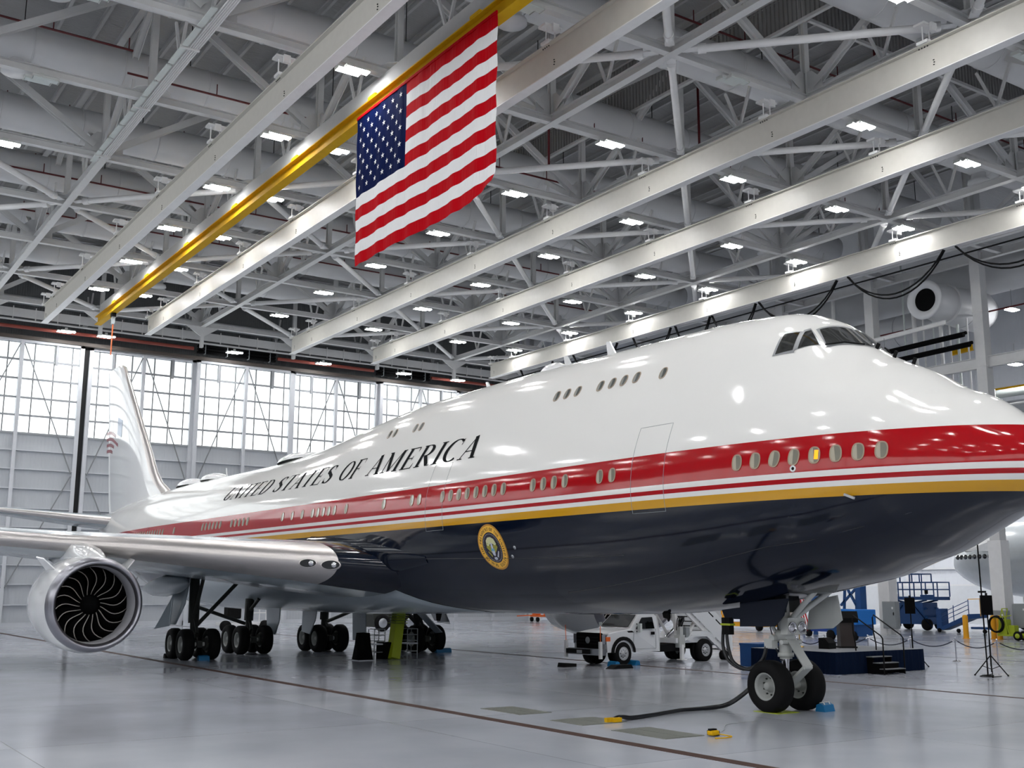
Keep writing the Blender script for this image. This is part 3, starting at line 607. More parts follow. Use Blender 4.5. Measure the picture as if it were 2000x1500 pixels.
for n, (x, y, mm, lab) in enumerate([(-77.8, 42.2, M_ORANGE, 'small orange dolly far away under the belly'), (-76.4, 43.7, M_EYEL, 'small yellow dolly far away under the belly')]):
    r = empty('dolly', (x, y, 0), label=lab, cat='dolly')
    MB().cb((0, 0, .55), (1.6, .8, .18)).cb((-.3, 0, .85), (.6, .6, .5)).build('frame', mm, r); MB().beam((-.8, 0, .6), (-2.2, -1.0, .5), .08, .1).build('tow_bar', mm, r)
    MB().beam((.6, .3, .6), (.2, .3, 1.5), .08, .08).build('handle', mm, r)
    for q in (-.5, .5): MB().lathe((q, -.5, .22), (0, .16, 0), [(0, 0), (0, .22), (.16, .22), (.16, 0)], 14).build('wheel', M_BLACK, r)

for (x, y, z, lab) in ((-31.2, 50, 22.4, 'lit lamp in the side bay, upper one at the picture edge'), (-31.3, 50, 18.5, 'small lit lamp in the side bay, lower one at the picture edge')):
    o = empty('bay_light', (x, y, z), label=lab, cat='ceiling light'); MB().box((-.3, -.5, .04), (.3, .5, .14)).build('housing', M_BODY, o); MB().box((-.27, -.47, -.02), (.27, .47, .04)).build('diffuser', M_LAMP, o); MB().cyl((0, 0, .14), (0, 0, 1.5), .015, 5).build('rod', M_GREYP, o)
thing_mesh(MB().cyl((-44, 48, 22.1), (-26, 48, 22.1), .06, 6), 'sprinkler_pipe', M_RED, 'dark red pipe in the side bay right of the air nozzle', 'pipe')

sb = MB().box((-.6, -.8, .05), (.6, .8, .18)).mesh('housing', M_BODY), MB().box((-.55, -.75, -.02), (.55, .75, .05)).mesh('diffuser', M_LAMP)
for a, y in enumerate((60, 70, 80)):  # rows of lamps added to brighten the side bay
    for c in range(8):
        o = empty('bay_light', (-82+c*8.6, y, 17.0), label='added lamp brightening the side bay, %s row out, %s from the doors' % (ORD[a], ORD[c]), cat='ceiling light', group='lamps added to brighten the side bay')
        link_mesh('housing', sb[0], o); link_mesh('diffuser', sb[1], o); MB().cyl((0, 0, .18), (0, 0, 1.2), .02, 5).build('rod', M_GREYP, o)
# ================================================================== THE AIRLINER
SK = [0,.15,.5,1,1.6,2.3,3,3.8,4.6,5.5,6.5,7.5,9,12,18,24,28,31,34,37,40,46,52,56,60,65,70,73.5,75.3]
TT = [5.45,5.823,6.15,6.504,6.945,7.258,7.7,8.118,8.636,9.384,9.756,9.867,9.959,9.99,10.06,9.999,9.733,9.428,9.188,9.079,9.02,9.05,9.1,9.06,8.97,8.82,8.58,8.38,8.2]
BB = [5.45,5.197,4.882,4.592,4.335,4.015,3.684,3.43,3.165,2.992,2.82,2.658,2.464,2.258,2.161,2.15,2.15,2.15,2.15,2.15,2.15,2.15,2.25,2.65,3.4,4.6,6.0,6.9,7.4]
WW = [0,.5,.98,1.4,1.78,2.12,2.38,2.62,2.8,2.95,3.07,3.15,3.22,3.25,3.25,3.25,3.25,3.25,3.25,3.25,3.25,3.25,3.18,3.0,2.65,2.0,1.2,.65,.35]
ZZ = [5.45,5.45,5.45,5.45,5.45,5.45,5.45,5.44,5.43,5.42,5.42,5.41,5.4,5.4,5.4,5.4,5.4,5.4,5.4,5.4,5.4,5.4,5.5,5.75,6.1,6.7,7.25,7.55,7.67]
def pchip(K, V):
    K = np.array(K, float); V = np.array(V, float); h = np.diff(K); d = np.diff(V)/h; m = np.zeros(len(V))
    for i in range(1, len(K)-1):
        if d[i-1]*d[i] > 0:
            w1, w2 = 2*h[i]+h[i-1], h[i]+2*h[i-1]; m[i] = (w1+w2)/(w1/d[i-1]+w2/d[i])
    m[0] = d[0]; m[-1] = d[-1]
    def f(x):
        i = int(min(max(np.searchsorted(K, x)-1, 0), len(h)-1)); t = (x-K[i])/h[i]
        return (2*t**3-3*t**2+1)*V[i]+(t**3-2*t**2+t)*h[i]*m[i]+(-2*t**3+3*t**2)*V[i+1]+(t**3-t**2)*h[i]*m[i+1]
    return f
fT, fB, fW, fZ = [pchip(SK, V) for V in (TT, BB, WW, ZZ)]
def section(s, N=256):
    t, b, w_, zm = fT(s), fB(s), fW(s), fZ(s)
    phi = np.linspace(0, 2*PI, N, endpoint=False); ny, nz = -np.sin(phi), np.cos(phi)
    lo = zm-b; up = min(w_, max(t-zm, .01)); rv = min(2.12, (t-b)*.5, w_*.68+.02); ru = min(2.12, w_*.68); cu = t-rv
    v1 = np.where(nz < 0, lo, up)
    h1 = np.sqrt((w_*ny)**2+(v1*nz)**2)+1e-9; H1 = h1+zm*nz
    h2 = np.sqrt((ru*ny)**2+(rv*nz)**2)+1e-9; H2 = h2+cu*nz
    # smooth hull of the two lobes, so the flank between them stays slightly convex
    zo = .5*(zm+cu); pw = 36; a = np.maximum(H1-zo*nz, 1e-6); c = np.maximum(H2-zo*nz, 1e-6); Hs = np.maximum(a, c); A = (a/Hs)**pw; C = (c/Hs)**pw; H = Hs*(A+C)**(1/pw)
    wa, wc = (a/H)**(pw-1), (c/H)**(pw-1); g = np.minimum(1.0, .985+.0*a)
    y = wa*w_*w_*ny/h1+wc*ru*ru*ny/h2; z = zo+wa*(zm+v1**2*nz/h1-zo)+wc*(cu+rv**2*nz/h2-zo)
    return y, z
_half = {}
def half(s):
    k = round(float(s), 3)
    if k not in _half:
        y, z = section(k, 256); y, z = y[:129], z[:129]; a = np.r_[0, np.cumsum(np.hypot(np.diff(y), np.diff(z)))]; _half[k] = (y, z, a)
    return _half[k]
def P(s, t, sg=1):
    """point of the skin: s aft of the nose, t = 0 (crown) .. 1 (keel) by arc length, starboard side"""
    y, z, a = half(s); q = t*a[-1]; return Vector((-s, sg*float(np.interp(q, a, y)), float(np.interp(q, a, z))))
def t_of_z(s, z0):
    y, z, a = half(s); i = np.argmax(z <= z0); i = max(i, 1); f = (z[i-1]-z0)/max(z[i-1]-z[i], 1e-9); return float((a[i-1]+f*(a[i]-a[i-1]))/a[-1])
def t_of_yz(s, y0, z0):
    y, z, a = half(s); q = np.linspace(0, a[-1], 800); yy, zz = np.interp(q, a, y), np.interp(q, a, z); return float(q[np.argmin((yy-y0)**2+(zz-z0)**2)]/a[-1])
def skin(s, t, off=0.0, sg=1):
    p = P(s, t, sg); e = .02
    a = P(s+e, t, sg)-P(max(s-e, .001), t, sg); b_ = P(s, min(t+.01, 1), sg)-P(s, max(t-.01, 0), sg)
    n = a.cross(b_).normalized()
    if n.y*sg > 0 and abs(n.y) > .05 or (abs(n.y) <= .05 and n.z < 0 and t < .5): n = -n
    return p+n*off, n, a.normalized()
def up_from(s, z0, arc, off=0.0):
    y, z, a = half(s); t = t_of_z(s, z0)-arc/a[-1]; return skin(s, t, off)[0]
AIR = empty('airliner', (0, 0, 0), label='huge four engined jumbo airliner in white, red and navy with gold cheatline', cat='airliner')
# paint scheme as bands of height along the skin
fs = mat('fuselage_livery', (.9, .9, .9), .09, noise=0, spec=.42); nt = fs.node_tree; b = nt.nodes['Principled BSDF']
tc = nt.nodes.new('ShaderNodeTexCoord'); sp = nt.nodes.new('ShaderNodeSeparateXYZ'); nt.links.new(tc.outputs['Object'], sp.inputs[0])
m1 = nt.nodes.new('ShaderNodeMath'); m1.operation = 'MULTIPLY_ADD'; m1.inputs[1].default_value = .0034; nt.links.new(sp.outputs[0], m1.inputs[0]); nt.links.new(sp.outputs[2], m1.inputs[2])
mr = nt.nodes.new('ShaderNodeMapRange'); mr.inputs['From Min'].default_value = 4; mr.inputs['From Max'].default_value = 7; nt.links.new(m1.outputs[0], mr.inputs[0])
cr = nt.nodes.new('ShaderNodeValToRGB'); cr.color_ramp.interpolation = 'CONSTANT'
NAVY, GOLD, WHT, REDP = lin((.02, .055, .12)), lin((.78, .58, .13)), lin((.88, .877, .865)), lin((.64, .01, .055))
els = [(0, NAVY), (4.855, GOLD), (5.055, WHT), (5.172, REDP), (5.288, WHT), (5.415, REDP), (6.20, WHT)]
e = cr.color_ramp.elements; e[0].position = 0; e[0].color = (*NAVY, 1); e[1].position = (4.855-4)/3; e[1].color = (*GOLD, 1)
for z, c in els[2:]: q = e.new((z-4)/3); q.color = (*c, 1)
nt.links.new(mr.outputs[0], cr.inputs[0]); nt.links.new(cr.outputs[0], b.inputs['Base Color'])
nz = nt.nodes.new('ShaderNodeTexNoise'); nz.inputs['Scale'].default_value = .9; nz.inputs['Detail'].default_value = 2; nt.links.new(tc.outputs['Object'], nz.inputs['Vector'])
bp = nt.nodes.new('ShaderNodeBump'); bp.inputs['Strength'].default_value = .12; bp.inputs['Distance'].default_value = .03
nt.links.new(nz.outputs['Fac'], bp.inputs['Height']); nt.links.new(bp.outputs[0], b.inputs['Normal'])
G = []
for s in list(3*np.linspace(0, 1, 40)**2)+list(np.linspace(3, 12, 70)[1:])+list(np.linspace(12, 75.3, 150)[1:]):
    y, z = section(max(s, .0005), 256); G.append([(-s, y[k], z[k]) for k in range(256)])
FUS = MB().grid(G, wrap=True)
FUS.add(G[-1], [tuple(range(256))], 0); FUS = recalc(FUS.build('fuselage', fs, AIR))
M_SKINW = mat('aircraft_white', (.88, .885, .89), .14, noise=.02, coat=.5)
M_SKING = mat('aircraft_grey', (.60, .64, .67), .25, noise=.04, coat=.3)
M_SILV = mat('bare_leading_edge', (.82, .80, .79), .36, .9, noise=.03)
M_INK = mat('lettering_black', (.05, .06, .07), .8, noise=0, spec=.08)
M_DOORN = mat('bay_door_navy', (.06, .09, .15), .6, noise=.05, spec=.2)
# ---- wing body fairing
fe = pchip([20.5, 21.8, 22.8, 23.9, 24.7, 25.5, 27, 29, 32, 44, 47, 50, 52], [2.2, 2.33, 2.49, 2.82, 3.06, 3.14, 3.25, 3.5, 3.9, 3.9, 3.5, 2.8, 2.25])
bul = pchip([20.5, 23, 27, 32, 44, 49, 52], [.01, .06, .14, .2, .2, .1, .01])
for sg in (1, -1):
    G = []
    for s in np.linspace(20.6, 52, 60):
        te = t_of_z(s, fe(s)); G.append([skin(s, te+(1-te)*q/16, .012+bul(s)*min(1, q/3.0), sg)[0] for q in range(17)])
    MB().grid(G).build('wing_body_fairing', M_SKING, AIR)
# ---- navy fillet glove ahead of the starboard and port wing roots
for sg in (1, -1):
    G = []
    for k in range(13):
        u = k/12; s = 20.6+u*8.6; w_ = u**1.3
        zc = 3.9+.35*w_; hh = .12+.62*math.sin(min(1, u*1.15)*PI/2); out = .02+.75*u**1.6
        row = []
        for q in range(9):
            v = -1+q/4; z = zc+hh*v; t = t_of_z(s, z); row.append(skin(s, t, out*(1-v*v)**.5+.004, sg)[0])
        G.append(row)
    MB().grid(G).build('wing_root_glove', mat('glove_navy', (.02, .055, .12), .1, noise=0, spec=.42), AIR)
# ---- lifting surfaces
def foil(n0=0, n1=1, n=10):
    xs = [n0+(n1-n0)*(1-math.cos(PI*k/n))/2 for k in range(n+1)] if n0 == 0 else [n0+(n1-n0)*k/n for k in range(n+1)]
    return xs
def yt(x, t): return 5*t*(.2969*math.sqrt(x)-.126*x-.3516*x*x+.2843*x**3-.1036*x**4)
def surface(stations, le_frac, names, mats, parent, vertical=False, sg=1, cuff=0):
    """stations: (span, xLE, zLE, chord, thickness, drop)"""
    LF = le_frac if callable(le_frac) else (lambda q: le_frac)
    def up_f(s_): return [LF(s_[0])*(1-math.cos(PI/2*k/8)) for k in range(9)]
    def rest(s_): return [LF(s_[0])+(1-LF(s_[0]))*k/14 for k in range(15)]
    def pt(st, x, side):
        sp_, xl, zl, c, th, dr = st; o = side*yt(x, th)*c+.015*c*math.sin(PI*x)*(0 if vertical else 1)
        if vertical: return (xl-x*c, o, zl)
        return (xl-x*c, -sg*sp_, zl+o-dr*x*c)
    L = [[pt(st, x, 1) for x in up_f(st)[::-1]]+[pt(st, x, -1) for x in up_f(st)[1:]] for st in stations]
    R = [[pt(st, x, 1) for x in rest(st)]+[pt(st, x, -1) for x in rest(st)[::-1]] for st in stations]
    if cuff: MB().grid(L[:cuff+1]).build('wing_root_cuff', MATS['glove_navy'], parent); L = L[cuff:]
    a = MB().grid(L).build(names[0], mats[0], parent)
    m = MB().grid(R); m.add(R[-1], [tuple(range(len(R[-1])))], 0); m.add(L[-1], [tuple(range(len(L[-1])))], 0)
    c = m.build(names[1], mats[1], parent); return a, c
def wing_stations():
    ys = [2.2, 3.25, 4.25, 5, 8, 12, 16, 21, 26, 31, 34.3]
    xle = np.interp(ys, [0, 3.25, 12, 21, 31, 34.3], [-20.8, -23.6, -31.2, -38.9, -47.5, -51.6]); xte = np.interp(ys, [0, 3.25, 12, 21, 31, 34.3], [-38.2, -38.6, -41.3, -46.4, -51.8, -53.4])
    th = np.interp(ys, [0, 3.25, 12, 34], [.14, .128, .105, .085]); return [(y, a, 3.74+.095*(y-3.25), a-c, t, .035-.0008*y) for y, a, c, t in zip(ys, xle, xte, th)]
WS = wing_stations()
def wing_at(y, x):
    st = [np.interp(y, [w_[0] for w_ in WS], [w_[k] for w_ in WS]) for k in range(6)]; f = (st[1]-x)/st[3]; f = min(max(f, 0), 1)
    return st[2]-yt(f, st[4])*st[3]-st[5]*f*st[3]+.015*st[3]*math.sin(PI*f)
for sg in (1, -1):
    surface(WS, lambda y: float(np.interp(y, [3, 6, 12, 34], [.135, .095, .045, .03])), ('wing_leading_edge', 'wing'), (M_SILV, M_SKING), AIR, sg=sg, cuff=2)
    # flap track fairings
    for y in (6.6, 9.6, 14.6, 18.0):
        st = [np.interp(y, [w_[0] for w_ in WS], [w_[k] for w_ in WS]) for k in range(6)]; x0 = st[1]-st[3]*.62; z0 = wing_at(y, x0)
        m = MB(); m.lathe((x0+1.0, -sg*y, z0-.25), (-1, 0, -.04), [(0, .02), (.4, .2), (1.2, .36), (3.0, .46), (4.6, .36), (6.0, .15), (6.6, .02)], 18); m.build('flap_track_fairing', M_SKING, AIR)
    # twin landing lights let into the leading edge
    for y, r_ in ((4.45, .33), (5.08, .30)):
        xl = np.interp(y, [w_[0] for w_ in WS], [w_[1] for w_ in WS]); zl = 3.72+.095*(y-3.25)
        n = Vector((.76, -sg*.65, 0)).normalized(); c = Vector((xl-.03, -sg*y, zl-.06))
        a = MB(); tq = Vector((0, 0, 1)).cross(n)
        def ell(k, rx, rz, o): return [c+n*o+tq*rx*math.cos(2*PI*i/24)+Vector((0, 0, 1))*rz*math.sin(2*PI*i/24) for i in range(24)]
        E1, E2, E3 = ell(0, r_*1.25, r_*.62, -.12), ell(0, r_*1.15, r_*.55, .02), ell(0, r_*1.0, r_*.46, .03)
        a.grid([E1, E2, E3], wrap=True); a = a.build('light_surround', M_SILV, AIR)
        MB().add(E3, [tuple(range(24))]).build('lens', M_GLASS, a)
        MB().lathe(c+n*.032+tq*.12, n, [(0, .1), (.02, .09), (.03, 0)], 14).build('lamp', M_CHROME, a)
HS = [(y, -65.6-.85*(y-1.2), 7.42+.135*(y-1.2), c, t, .0) for y, c, t in ((.6, 9.4, .10), (1.2, 9.0, .10), (4, 7.4, .095), (8, 5.0, .09), (11.1, 3.1, .085))]
for sg in (1, -1): surface(HS, .06, ('stabiliser_leading_edge', 'stabiliser'), (M_SILV, M_SKING), AIR, sg=sg)
FSn = []
for z in (8.2, 9.3, 9.8, 10.6, 12, 15, 18, 19.2, 19.45):
    xl = np.interp(z, [8.2, 9.3, 9.8, 10.6, 12, 19.2, 19.45], [-56.5, -59.3, -60.6, -61.9, -63.3, -71.2, -72.0]); xt = np.interp(z, [8.2, 9.3, 19.2, 19.45], [-73.0, -73.5, -76.1, -76.2]); FSn.append((0, xl, z, xl-xt, .09 if z > 9 else .1, 0))
fin_le, fin = surface(FSn, .05, ('fin_leading_edge', 'fin'), (M_SILV, M_SKINW), AIR, vertical=True)
MB().lathe((-66.4, 0, 13.9), (1, 0, 0), [(-.3, 0), (-.2, .1), (0, .14), (.35, .12), (.5, 0)], 12).build('fin_probe', M_SKINW, AIR)
# flag on the fin (starboard): wavy stripes and a blue field, paled for the reflection over it
def fin_pt(x, z, off=.012):
    st = [np.interp(z, [q[2] for q in FSn], [q[k] for q in FSn]) for k in range(6)]; f = min(max((st[1]-x)/st[3], 0.01), .99); return (x, -yt(f, st[4])*st[3]-off, z)
M_FR = mat('fin_flag_red', (.55, .14, .20), .2, noise=0); M_FB = mat('fin_flag_blue_washed', (.45, .54, .66), .2, noise=0)
def ztop(x, k): u = (x+76)/5.0; return 17.0-k*.46+.35*math.sin(u*3.0+.4)-.5*u
for k in range(0, 7):
    x0, x1 = -75.6+.1*k, (-71.2 if k < 4 else -70.0)-.16*k
    if k >= 5: x1 = -72.2-.5*(k-5)
    z_off = 1.1
    G = [[fin_pt(x, ztop(x, k)-z_off), fin_pt(x, ztop(x, k)-.24-z_off)] for x in np.linspace(x0, x1, 16)]
    if k >= 3: MB().grid(G).build('flag_stripe', M_FR, fin)
G = [[fin_pt(x, ztop(x, a/3.0*1.0)-1.1) for a in range(9)] for x in np.linspace(-71.1, -69.6, 8)]
MB().grid(G).build('flag_canton', M_FB, fin)
for q in range(3): MB().grid([[skin(71.5+.22*q-.35*u, t_of_z(71.5, 8.05)+.02+.045*q+(.08*u), .012)[0] for u in (0, 1)], [skin(71.62+.22*q-.35*u, t_of_z(71.5, 8.05)+.02+.045*q+.08*u, .012)[0] for u in (0, 1)]]).build('tail_mark', M_INK, AIR)

# ---- engines
def engine(y, x0, sg):
    E = MB(); prof = [(-.02, 1.44), (.10, 1.52), (.45, 1.60), (1.2, 1.68), (2.4, 1.68), (3.6, 1.56), (4.7, 1.36), (4.7, 1.30)]
    zc = 2.38; o = (x0, -sg*y, zc)
    root = E.lathe(o, (-1, 0, .015), prof[2:], 56).build('engine_nacelle', M_SKINW, AIR)
    MB().lathe(o, (-1, 0, .015), [(.2, 1.31), (.05, 1.37), (-.02, 1.42), (.0, 1.46), (.10, 1.525), (.26, 1.57), (.46, 1.604)], 64).build('intake_lip', M_SILVD, root)
    MB().lathe(o, (-1, 0, .015), [(1.15, 1.28), (.8, 1.275), (.45, 1.285), (.2, 1.312)], 64).build('intake_barrel', mat('barrel_grey', (.66, .66, .68), .35, noise=.02), root)
    MB().lathe(o, (-1, 0, .015), [(1.15, 1.282), (1.9, 1.3), (2.2, 1.3), (2.2, 0)], 48).build('fan_duct', M_MATTE, root)
    MB().lathe((x0-.95, -sg*y, zc), (-1, 0, .015), [(-.15, 0), (-.1, .1), (.05, .24), (.3, .36), (.5, .40)], 32).build('spinner', M_MATTE, root)
    bl = MB()
    for k in range(9):
        u = k/8; r_ = .34+(1.27-.34)*u; sw = .26*math.sin(u*PI*.95)-.12*u
        ch = .34*(.7+.5*u); tw = .5+.6*u
        for q, (d, wd) in enumerate(((0, 0), (.030, .0), (ch, 0))):
            a = sw+ (d*math.sin(tw))/r_; xx = d*math.cos(tw)+.1*u*(1-u)
            bl.v.append((-xx, r_*math.sin(a), r_*math.cos(a)))
    for k in range(8):
        for q in range(2): bl.f.append((k*3+q, k*3+q+1, k*3+q+4, k*3+q+3)); bl.m.append(q); bl.sm.append(True)
    bm_ = bl.mesh('fan_blade', [M_BLADE, M_MATTE])
    for k in range(18):
        q = link_mesh('fan_blade', bm_, root); q.location = (x0-1.02, -sg*y, zc); q.rotation_euler = (k*2*PI/18, 0, 0)
        md = q.modifiers.new('solid', 'SOLIDIFY'); md.thickness = .016; md.use_rim = True
    MB().lathe(o, (-1, 0, .015), [(3.6, .95), (4.6, .95), (5.6, .78), (6.2, .62), (6.2, .55)], 32).lathe(o, (-1, 0, .015), [(5.4, .5), (6.4, .42), (7.4, .05), (7.45, 0)], 24).build('exhaust_core', M_ALU, root)
    # pylon up to the wing underside
    m = MB(); xs = [(x0-.55, zc+1.50, .06), (x0-.7, zc+1.66, .30), (x0-1.1, zc+1.84, .44), (x0-1.8, zc+2.0, .5), (x0-2.8, 4.55, .46), (x0-5.2, wing_at(y, x0-5.2)+.15, .24), (x0-8, wing_at(y, x0-8)+.1, .2), (x0-9.5, wing_at(y, x0-9.5)+.1, .05)]
    G = []
    for x, zt, hw in xs:
        zb = zc+1.48 if x > x0-3 else zc+1.3 if x > x0-5 else zc+1.3+(x0-5-x)*.16
        G.append([(x, -sg*y-hw*.9, zb), (x, -sg*y-hw, (zb+zt)/2), (x, -sg*y-hw*.8, zt-.06), (x, -sg*y, zt), (x, -sg*y+hw*.8, zt-.06), (x, -sg*y+hw, (zb+zt)/2), (x, -sg*y+hw*.9, zb)])
    m.grid(G); m.add(G[0], [tuple(range(7))]); m.build('pylon', M_SKINW, root)
    for q in (-1, 1):
        a = .78; y_, z_ = q*math.sin(a), math.cos(a)
        MB().poly([(x0-1.2, -sg*y+1.68*y_, zc+1.66*z_), (x0-1.5, -sg*y+2.2*y_, zc+2.2*z_), (x0-2.3, -sg*y+2.3*y_, zc+2.3*z_), (x0-2.7, -sg*y+1.66*y_, zc+1.66*z_)], .04, (0, z_, -y_)).build('strake', M_SKINW, root)
    return root
M_SILVD = mat('intake_lip_metal', (.62, .62, .65), .32, 1.0, noise=.05)
M_BLADE = mat('blade_edge', (.62, .60, .58), .35, .7, noise=0)
engine(11.6, -27.7, 1); engine(11.6, -27.7, -1); engine(20.8, -36.2, 1); engine(20.8, -36.2, -1)

# ---- cabin windows
ov = [(.14*math.copysign(abs(math.cos(a))**.75, math.cos(a)), .19*math.copysign(abs(math.sin(a))**.85, math.sin(a))) for a in [2*PI*k/24 for k in range(24)]]
wr = MB(); n = 24
v = [(x*1.0, y*1.0, .0) for x, y in ov]+[(x, y, .010) for x, y in ov]+[(x*.80, y*.86, .010) for x, y in ov]+[(x*.78, y*.84, -.004) for x, y in ov]
for q in range(3): wr.add(v, [(q*n+i, q*n+(i+1) % n, (q+1)*n+(i+1) % n, (q+1)*n+i) for i in range(n)], 0, True)
WIN_R = wr.mesh('cabin_window', mat('window_ring', (.62, .55, .47), .35, .3))
pn = MB(); pn.add([(x*.80, y*.86, .004) for x, y in ov], [tuple(range(n))], 0)
hd = [(x*.80, y*.86, .007) for x, y in ov if x < -.0] # paler reveal at the aft side of each pane
pn.add(hd+[(-.02, .0, .007)], [tuple(range(len(hd)))], 1)
M_PN = mat('cabin_pane', (.50, .49, .44), .06, noise=.1, coat=1); M_PN2 = mat('cabin_reveal', (.66, .63, .56), .3)
PANE = pn.mesh('pane', [M_PN, M_PN2])
PANE_D = pn.mesh('pane', [mat('upper_pane', (.34, .35, .34), .06, coat=1), mat('upper_reveal', (.47, .48, .46), .3)])
shade_m = mat('lit_window_shade', (1, .55, .03), .5, emit=1.0, noise=0)
def window(x, z, dark=False, lit=False, sc=1.0):
    s = -x; t = t_of_z(s, z); p, nn, ax = skin(s, t, .004); nn.normalize(); ax = -ax; ax = (ax-nn*ax.dot(nn)).normalized(); u = nn.cross(ax)
    M = Matrix(((ax.x, u.x, nn.x, p.x), (ax.y, u.y, nn.y, p.y), (ax.z, u.z, nn.z, p.z), (0, 0, 0, 1)))
    o = link_mesh('cabin_window', WIN_R, AIR); o.matrix_world = M @ Matrix.Scale(sc, 4)
    link_mesh('pane', PANE_D if dark else PANE, o)
    if lit: MB().box((.0, -.09, .006), (.09, .11, .012)).build('lit_shade', shade_m, o, label='glowing orange window shade')
    return o
for x in (-6.136, -5.633, -5.13, -4.642, -4.153, -3.676, -3.207, -2.74): window(x, 5.775, lit=(x == -4.153))
for k in [0, 1, 4, 5, 6, 7, 10, 11, 12, 13, 14, 15, 16, 17, 20, 21, 25, 31, 33, 34, 35, 36, 37, 39, 41, 43, 51, 52, 53, 54, 55, 58, 59, 60, 61, 62, 63, 72]+list(range(76, 91)):
    x = -(10.4+.508*k); window(x, 5.80+.0036*(-x))
for x in (-14.34, -13.84, -13.33, -12.28, -11.76, -11.25, -10.72, -9.61): window(x, 8.59 if x < -10 else 8.53, True)
for x in (-25.13, -24.67, -23.08, -22.65): window(x, 8.68, True)
# ---- cockpit glazing
M_SURR = mat('cockpit_surround', (.60, .61, .62), .3, .4)
M_CKG = mat('cockpit_glass', (.16, .165, .16), .05, noise=.2, coat=1)
def patch(c4, off, sg, name, m, parent, grow=0.0, n=8):
    st = [(-x, t_of_yz(-x, -abs(y), z)) for x, y, z in c4]; cs = sum(a for a, _ in st)/4; ct = sum(b_ for _, b_ in st)/4
    if grow: st = [(a+math.copysign(grow, a-cs), b_+math.copysign(grow/9., b_-ct)) for a, b_ in st]
    G = []
    for i in range(n+1):
        row = []
        for j in range(n+1):
            u, v_ = i/n, j/n; s = (1-u)*(1-v_)*st[0][0]+(1-u)*v_*st[1][0]+u*v_*st[2][0]+u*(1-v_)*st[3][0]
            t = (1-u)*(1-v_)*st[0][1]+(1-u)*v_*st[1][1]+u*v_*st[2][1]+u*(1-v_)*st[3][1]; row.append(skin(s, max(t, .002), off, sg)[0])
        G.append(row)
    return MB().grid(G).build(name, m, parent)
CK = [[(-5.89, -1.819, 8.364), (-5.92, -1.441, 8.90), (-5.60, -1.25, 8.90), (-5.50, -1.649, 8.422)],
      [(-5.40, -1.595, 8.437), (-5.50, -1.204, 8.891), (-5.41, -1.08, 8.926), (-5.06, -1.267, 8.538)],
      [(-4.957, -1.155, 8.56), (-5.30, -.93, 8.965), (-5.115, -.06, 9.063), (-4.46, -.09, 8.57)]]
for sg in (1, -1):
    for c4 in CK:
        r = patch(c4, .010, sg, 'cockpit_window', M_SURR, AIR, grow=.06); patch(c4, .018, sg, 'glass', M_CKG, r)
    q0 = [(-4.95, -1.20, 8.50), (-4.75, -.75, 8.50), (-4.52, -.35, 8.47)]
    pts = [skin(-x, t_of_yz(-x, y, z), .05, sg)[0] for x, y, z in q0]; MB().tube(pts, .02, 6).build('wiper', M_BLACK, AIR)
for s, h in ((4.42, .13), (3.95, .16), (3.45, .15)):
    p, nn, _ = skin(s, .004, 0); MB().beam(p, p+nn*h, .05, .07).build('probe', M_BLACK, AIR)
MB().beam(skin(3.6, t_of_z(3.6, 4.9), -.02)[0], skin(3.35, t_of_z(3.4, 4.86), .16)[0], .04, .05).build('pitot_probe', M_ALU, AIR)
for s, z in ((4.66, 5.52),):
    p, nn, ax = skin(s, t_of_z(s, z), .005); MB().lathe(p, nn, [(0, .075), (.015, .07), (.015, .04), (.0, .035)], 16).build('vent_ring', M_SKINW, AIR); MB().lathe(p, nn, [(.004, .036), (.006, 0)], 12).build('vent', M_BLACK, AIR)
for s, z in ((15.22, 4.13), (15.5, 3.88)):
    p, nn, ax = skin(s, t_of_z(s, z), .005); MB().lathe(p, nn, [(0, .06), (.012, .055), (.014, 0)], 14).build('port_cap', M_ALU, AIR)
# service doors drawn as fine seams on the skin
def seam(pts, wd=.012, name='door_seam', m=None):
    G = []
    for (s0, t0), (s1, t1) in zip(pts[:-1], pts[1:]):
        for k in range(10): G.append((s0+(s1-s0)*k/10, t0+(t1-t0)*k/10))
    G.append(pts[-1]); Pp = [skin(s, t, .003)[0] for s, t in G]; MB().tube(Pp, wd/2, 5).build(name, m or M_GREYP, AIR)
for (sa, sb, za, zb) in ((8.45, 9.65, 4.8, 7.0), (19.0, 20.1, 4.8, 7.0)):
    seam([(sa, t_of_z(sa, za)), (sa, t_of_z(sa, zb)), (sb, t_of_z(sb, zb)), (sb, t_of_z(sb, za)), (sa, t_of_z(sa, za))])
seam([(10.5, t_of_z(10.5, 3.8)), (22, t_of_z(22, 3.95))], .02, 'skin_lap', mat('seam_navy', (.04, .05, .09), .4))
seam([(2.5, t_of_z(2.5, 4.5)), (14, t_of_z(14, 2.85))], .02, 'skin_lap', MATS['seam_navy'])
